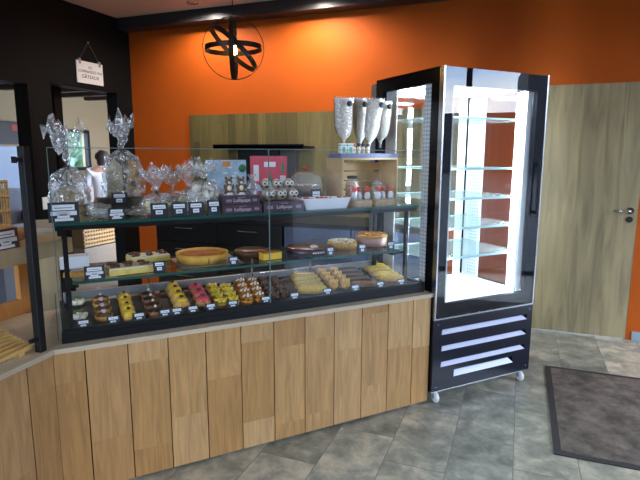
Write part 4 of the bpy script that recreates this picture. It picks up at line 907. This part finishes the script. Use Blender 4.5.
# hanging sign
sg = thing('hanging_sign', 'small white sign on a cord above the doorway in the black wall', 'sign', (WX + .012, 4.10, 2.16), R(90), frame='R')
MB().box(-.165, .165, -.006, .004, 0, .205, .001).build('sign_board', M_WHITE, sg)
for s in (-1, 1): MB().box(s*.125 - .012, s*.125 + .012, -.012, .008, .175, .225).build('clip', M_GREYRAIL, sg)
MB().tube([(-.125, 0, .22), (-.005, .0, .38), (.0, 0, .385), (.005, 0, .38), (.125, 0, .22)], .003, 6).build('cord', mat('cord_grey', rgb(84, 80, 76), .7), sg)
MB().ball((0, -.002, .388), (.008,)*3).build('nail', M_GREYRAIL, sg)
M_INK = mat('ink', rgb(50, 50, 60), .6)
text('lettering', 'ICI', .034, M_INK, sg, (.0, -.0065, .150), (R(90), 0, 0))
text('lettering', 'COMMANDEZ VOS', .036, M_INK, sg, (.0, -.0065, .110), (R(90), 0, 0), .95)
text('lettering', 'GÂTEAUX', .048, M_INK, sg, (.0, -.0065, .062), (R(90), 0, 0))

# ================================================================== pendant lamp
pc = at(233.5, 48.5, 3.25)
pd = thing('pendant_lamp', 'pendant lamp of crossed dark metal hoops around a glowing bulb', 'pendant lamp', (pc.x, pc.y, pc.z))
V = (cw(pc) - Vector((0, 0, EYE))); az = math.atan2(V.y, V.x) - CA     # direction from the camera, in the lamp's frame
RS = .197*pc.y/3.5*1.03
def hoop(R0, wd, th, M_):
    m = MB(); N = 64; vs = []
    for k in range(N):
        a = 2*pi*k/N
        vs.append([m.b.verts.new(M_ @ Vector((r0*cos(a), r0*sin(a), z))) for r0, z in ((R0, -wd/2), (R0, wd/2), (R0 - th, wd/2), (R0 - th, -wd/2))])
    for k in range(N):
        A, B = vs[k], vs[(k+1) % N]
        for i in range(4): m.b.faces.new((A[i], A[(i+1) % 4], B[(i+1) % 4], B[i])).smooth = False
    return m
M_HOOP = mat('dark_bronze', rgb(44, 34, 28), .4, metal=.6)
rotv = Matrix.Rotation(az, 4, 'Z')
hoop(RS, .006, .004, rotv @ Matrix.Rotation(R(90), 4, 'Y') @ Matrix.Rotation(R(0), 4, 'X')).build('hoop', M_HOOP, pd, label='thin outer hoop')
hoop(RS*.985, .030, .004, Matrix.Rotation(az + R(86), 4, 'Z') @ Matrix.Rotation(R(90), 4, 'Y')).build('hoop', M_HOOP, pd, label='upright flat hoop')
hoop(RS*.93, .030, .004, rotv @ Matrix.Rotation(R(-2), 4, 'X')).build('hoop', M_HOOP, pd, label='level flat hoop')
hoop(RS*.95, .030, .004, rotv @ Matrix.Rotation(R(42), 4, 'X') @ Matrix.Rotation(R(4), 4, 'Y')).build('hoop', M_HOOP, pd, label='slanting flat hoop')
MB().cyl((0, 0, RS), (0, 0, CZ - pc.z - .02), .0035).build('cord', M_BLACK, pd)
MB().lathe([(.05, 0), (.05, .012), (.02, .02), (0, .02)], 20, M=Matrix.Translation((0, 0, CZ - pc.z - .0205))).build('ceiling_rose', M_BLACK, pd)
MB().cyl((0, 0, .045), (0, 0, RS - .005), .006).lathe([(.018, .03), (.02, .07), (.01, .08), (0, .08)], 16).build('bulb_holder', M_HOOP, pd)
MB().lathe([(.012, .03), (.014, .018), (.024, -.012), (.020, -.032), (.0, -.042)], 20).build('bulb', mat('bulb_glow', rgb(255, 210, 130), .3, emit=rgb(255, 196, 110), es=30), pd)

# recessed ceiling spots
for i, (x, y) in enumerate(SPOTS):
    r_ = thing('ceiling_spot', ('recessed round ceiling spot near the left end of the soffit', 'recessed round ceiling spot over the middle of the soffit')[i], 'ceiling light', (x, y, CZ - .012), 0, 'recessed ceiling spots', frame='R')
    MB().lathe([(.036, .0), (.052, 0), (.055, .006), (.055, .0115), (.036, .0115)], 28).build('trim_ring', M_ALU, r_)
    MB().lathe([(.034, .004), (.034, .0115)], 24).build('lamp_lens', mat('spot_lens', rgb(255, 250, 240), .4, emit=rgb(255, 246, 232), es=12), r_)
    l = light('ceiling_spot_light', 'SPOT', (0, 0, -.006), (75, 135)[i], (1, .9, .78), spot_size=R(168), spot_blend=.6, shadow_soft_size=.03); l.parent = r_

# ================================================================== things in the far room
pg = thing('person', 'person with short dark hair and white top standing in the far room', 'person', (WX - 1.15, 5.42, 0), R(50), frame='R'); pg.scale = (.975, .975, .975)
def skin(name, chain, m_, parent, sub=2):
    me = bpy.data.meshes.new(name); vs = []; es = []; rad = []
    for ch in chain:
        prev = None
        for p_, r0 in ch:
            key = tuple(round(x, 4) for x in p_)
            if key in vs: i = vs.index(key)
            else: vs.append(key); rad.append(r0); i = len(vs) - 1
            if prev is not None and (prev, i) not in es: es.append((prev, i))
            prev = i
    me.from_pydata([Vector(v) for v in vs], es, []); o = bpy.data.objects.new(name, me); COL.objects.link(o); o.parent = parent
    md = o.modifiers.new('skin', 'SKIN'); md.use_smooth_shade = True
    for i, sv in enumerate(me.skin_vertices[0].data): sv.radius = (rad[i] if isinstance(rad[i], tuple) else (rad[i], rad[i])); sv.use_root = (i == 0)
    s2 = o.modifiers.new('sub', 'SUBSURF'); s2.levels = sub; s2.render_levels = sub; me.materials.append(m_); return o
M_SKIN = mat('skin', rgb(196, 150, 122), .5)
hp = (0, 0, .86)
body = [[(hp, (.15, .11)), ((0, 0, 1.02), (.13, .10)), ((0, 0, 1.2), (.15, .10)), ((0, .0, 1.30), (.13, .09)), ((0, .02, 1.345), (.055, .055)), ((0, .03, 1.37), (.055, .055)), ((0, .05, 1.43), (.078, .09)), ((0, .05, 1.50), (.07, .085)), ((0, .05, 1.535), (.04, .05))]]
for s in (-1, 1):
    body.append([((0, .0, 1.30), (.13, .09)), ((s*.17, 0, 1.29), (.055, .055)), ((s*.22, .03, 1.04), (.042, .042)), ((s*.19, .20, .92), (.03, .03)), ((s*.18, .26, .90), (.035, .018)), ((s*.18, .31, .89), (.03, .014))])
    body.append([(hp, (.15, .11)), ((s*.09, 0, .78), (.09, .09)), ((s*.10, .01, .46), (.062, .062)), ((s*.10, -.01, .09), (.042, .042)), ((s*.10, .05, .035), (.04, .032)), ((s*.10, .15, .025), (.036, .022))])
skin('body', body, M_SKIN, pg)
top_ = [[((0, 0, .84), (.17, .13)), ((0, 0, 1.02), (.15, .12)), ((0, 0, 1.2), (.17, .12)), ((0, .0, 1.31), (.14, .10)), ((0, .01, 1.36), (.075, .07))]]
for s in (-1, 1): top_.append([((0, .0, 1.31), (.14, .10)), ((s*.17, 0, 1.295), (.07, .07)), ((s*.22, .03, 1.05), (.056, .056))])
skin('white_top', top_, mat('white_cloth', rgb(226, 230, 236), .8), pg)
tr_ = [[((0, 0, .88), (.16, .12)), ((0, 0, .83), (.17, .125))]]
for s in (-1, 1): tr_.append([((0, 0, .83), (.17, .125)), ((s*.09, 0, .74), (.10, .10)), ((s*.10, .01, .46), (.078, .078)), ((s*.10, -.01, .10), (.065, .065))])
skin('trousers', tr_, mat('dark_cloth', rgb(40, 42, 50), .8), pg)
MB().ball((0, .032, 1.49), (.095, .105, .085), .15, 3, 3).ball((0, -.01, 1.42), (.085, .06, .08), .1, 2).build('hair', mat('dark_hair', rgb(44, 30, 26), .6, var=.3, vs=60), pg)
MB().ball((0, .15, 1.43), (.012, .02, .016)).build('nose', M_SKIN, pg); MB().ball((-.03, .128, 1.45), (.01, .008, .006)).ball((.03, .128, 1.45), (.01, .008, .006)).build('eyes', M_BLACK, pg)
# counter with baskets in the far room
tb_ = thing('side_counter', 'pale counter in the far room below the small window', 'counter', (LX + .02, 6.08, 0), 0, frame='R')
MB().box(0, .55, 0, 1.6, 0, 1.02).build('carcass', mat('pale_grey', rgb(160, 156, 150), .6), tb_); MB().box(0, .58, -.02, 1.62, 1.0205, 1.05).build('counter_top', mat('mid_grey', rgb(128, 120, 112), .5), tb_)
bk = thing('bread_crate', 'golden slatted bread crate standing in the far room doorway', 'crate', (WX - .75, 4.60, 0), 0, frame='R')
M_RAT = mat('rattan', rgb(150, 108, 46), .6, var=.2, vs=30)
m = MB()
for k in range(12): m.box(0, .02, k*.042, k*.042 + .024, .40, .67)
for k in range(6): m.box(.02, .03, 0, .486, .402 + k*.047, .427 + k*.047)
m.build('slatted_front', M_RAT, bk); MB().box(-.4, -.002, 0, .486, .39, .66).build('crate_box', mat('dark_rattan', rgb(96, 66, 30), .7), bk)
MB().box(-.42, .04, -.02, .506, 0.03, .389).build('plinth', mat('brown_plinth', rgb(112, 90, 68), .6), bk); MB().box(-.40, .02, 0, .486, 0, .0295).build('plinth_foot', M_BLACK, bk)
cm = thing('coffee_machine', 'black coffee machine with steel front in the room beyond the left opening', 'coffee machine', (WX - 1.0, 3.93, 0), 0, frame='R')
MB().box(-.3, .25, -.35, .3, 0, .78).build('stand', mat('grey_stand', rgb(120, 126, 136), .4), cm)
MB().box(-.2, .15, -.16, .14, .781, 1.12, .01).build('housing', mat('steel_blue', rgb(110, 122, 138), .3, metal=.3), cm)
MB().lathe([(.05, 0), (.065, .03), (.06, .10), (.05, .13), (0, .13)], 20, M=Matrix.Translation((.22, -.0, .785))).build('jug', M_GLOSSB, cm)
fz_ = thing('wall_board', 'dark menu board with a small red panel in the left far room', 'board', (LX + .002, 4.3, 1.62), 0, frame='R')
MB().box(0, .03, 0, 1.75, 0, .32).build('board', mat('dark_board', rgb(52, 50, 48), .6), fz_)
MB().box(.031, .036, 1.20, 1.38, .19, .28).build('red_panel', mat('red_panel', rgb(150, 56, 44), .6), fz_)
gz = thing('glazed_panel', 'glazed panel with blue grey reflection in its colour below the menu board in the left far room', 'window panel', (LX + .002, 4.3, .75), 0, frame='R')
MB().box(0, .02, 0, 1.75, 0, .84).build('glazing', mat('panel_reflection_tint', rgb(118, 134, 156), .2), gz)  # reflection on the glazing is put into its solid colour
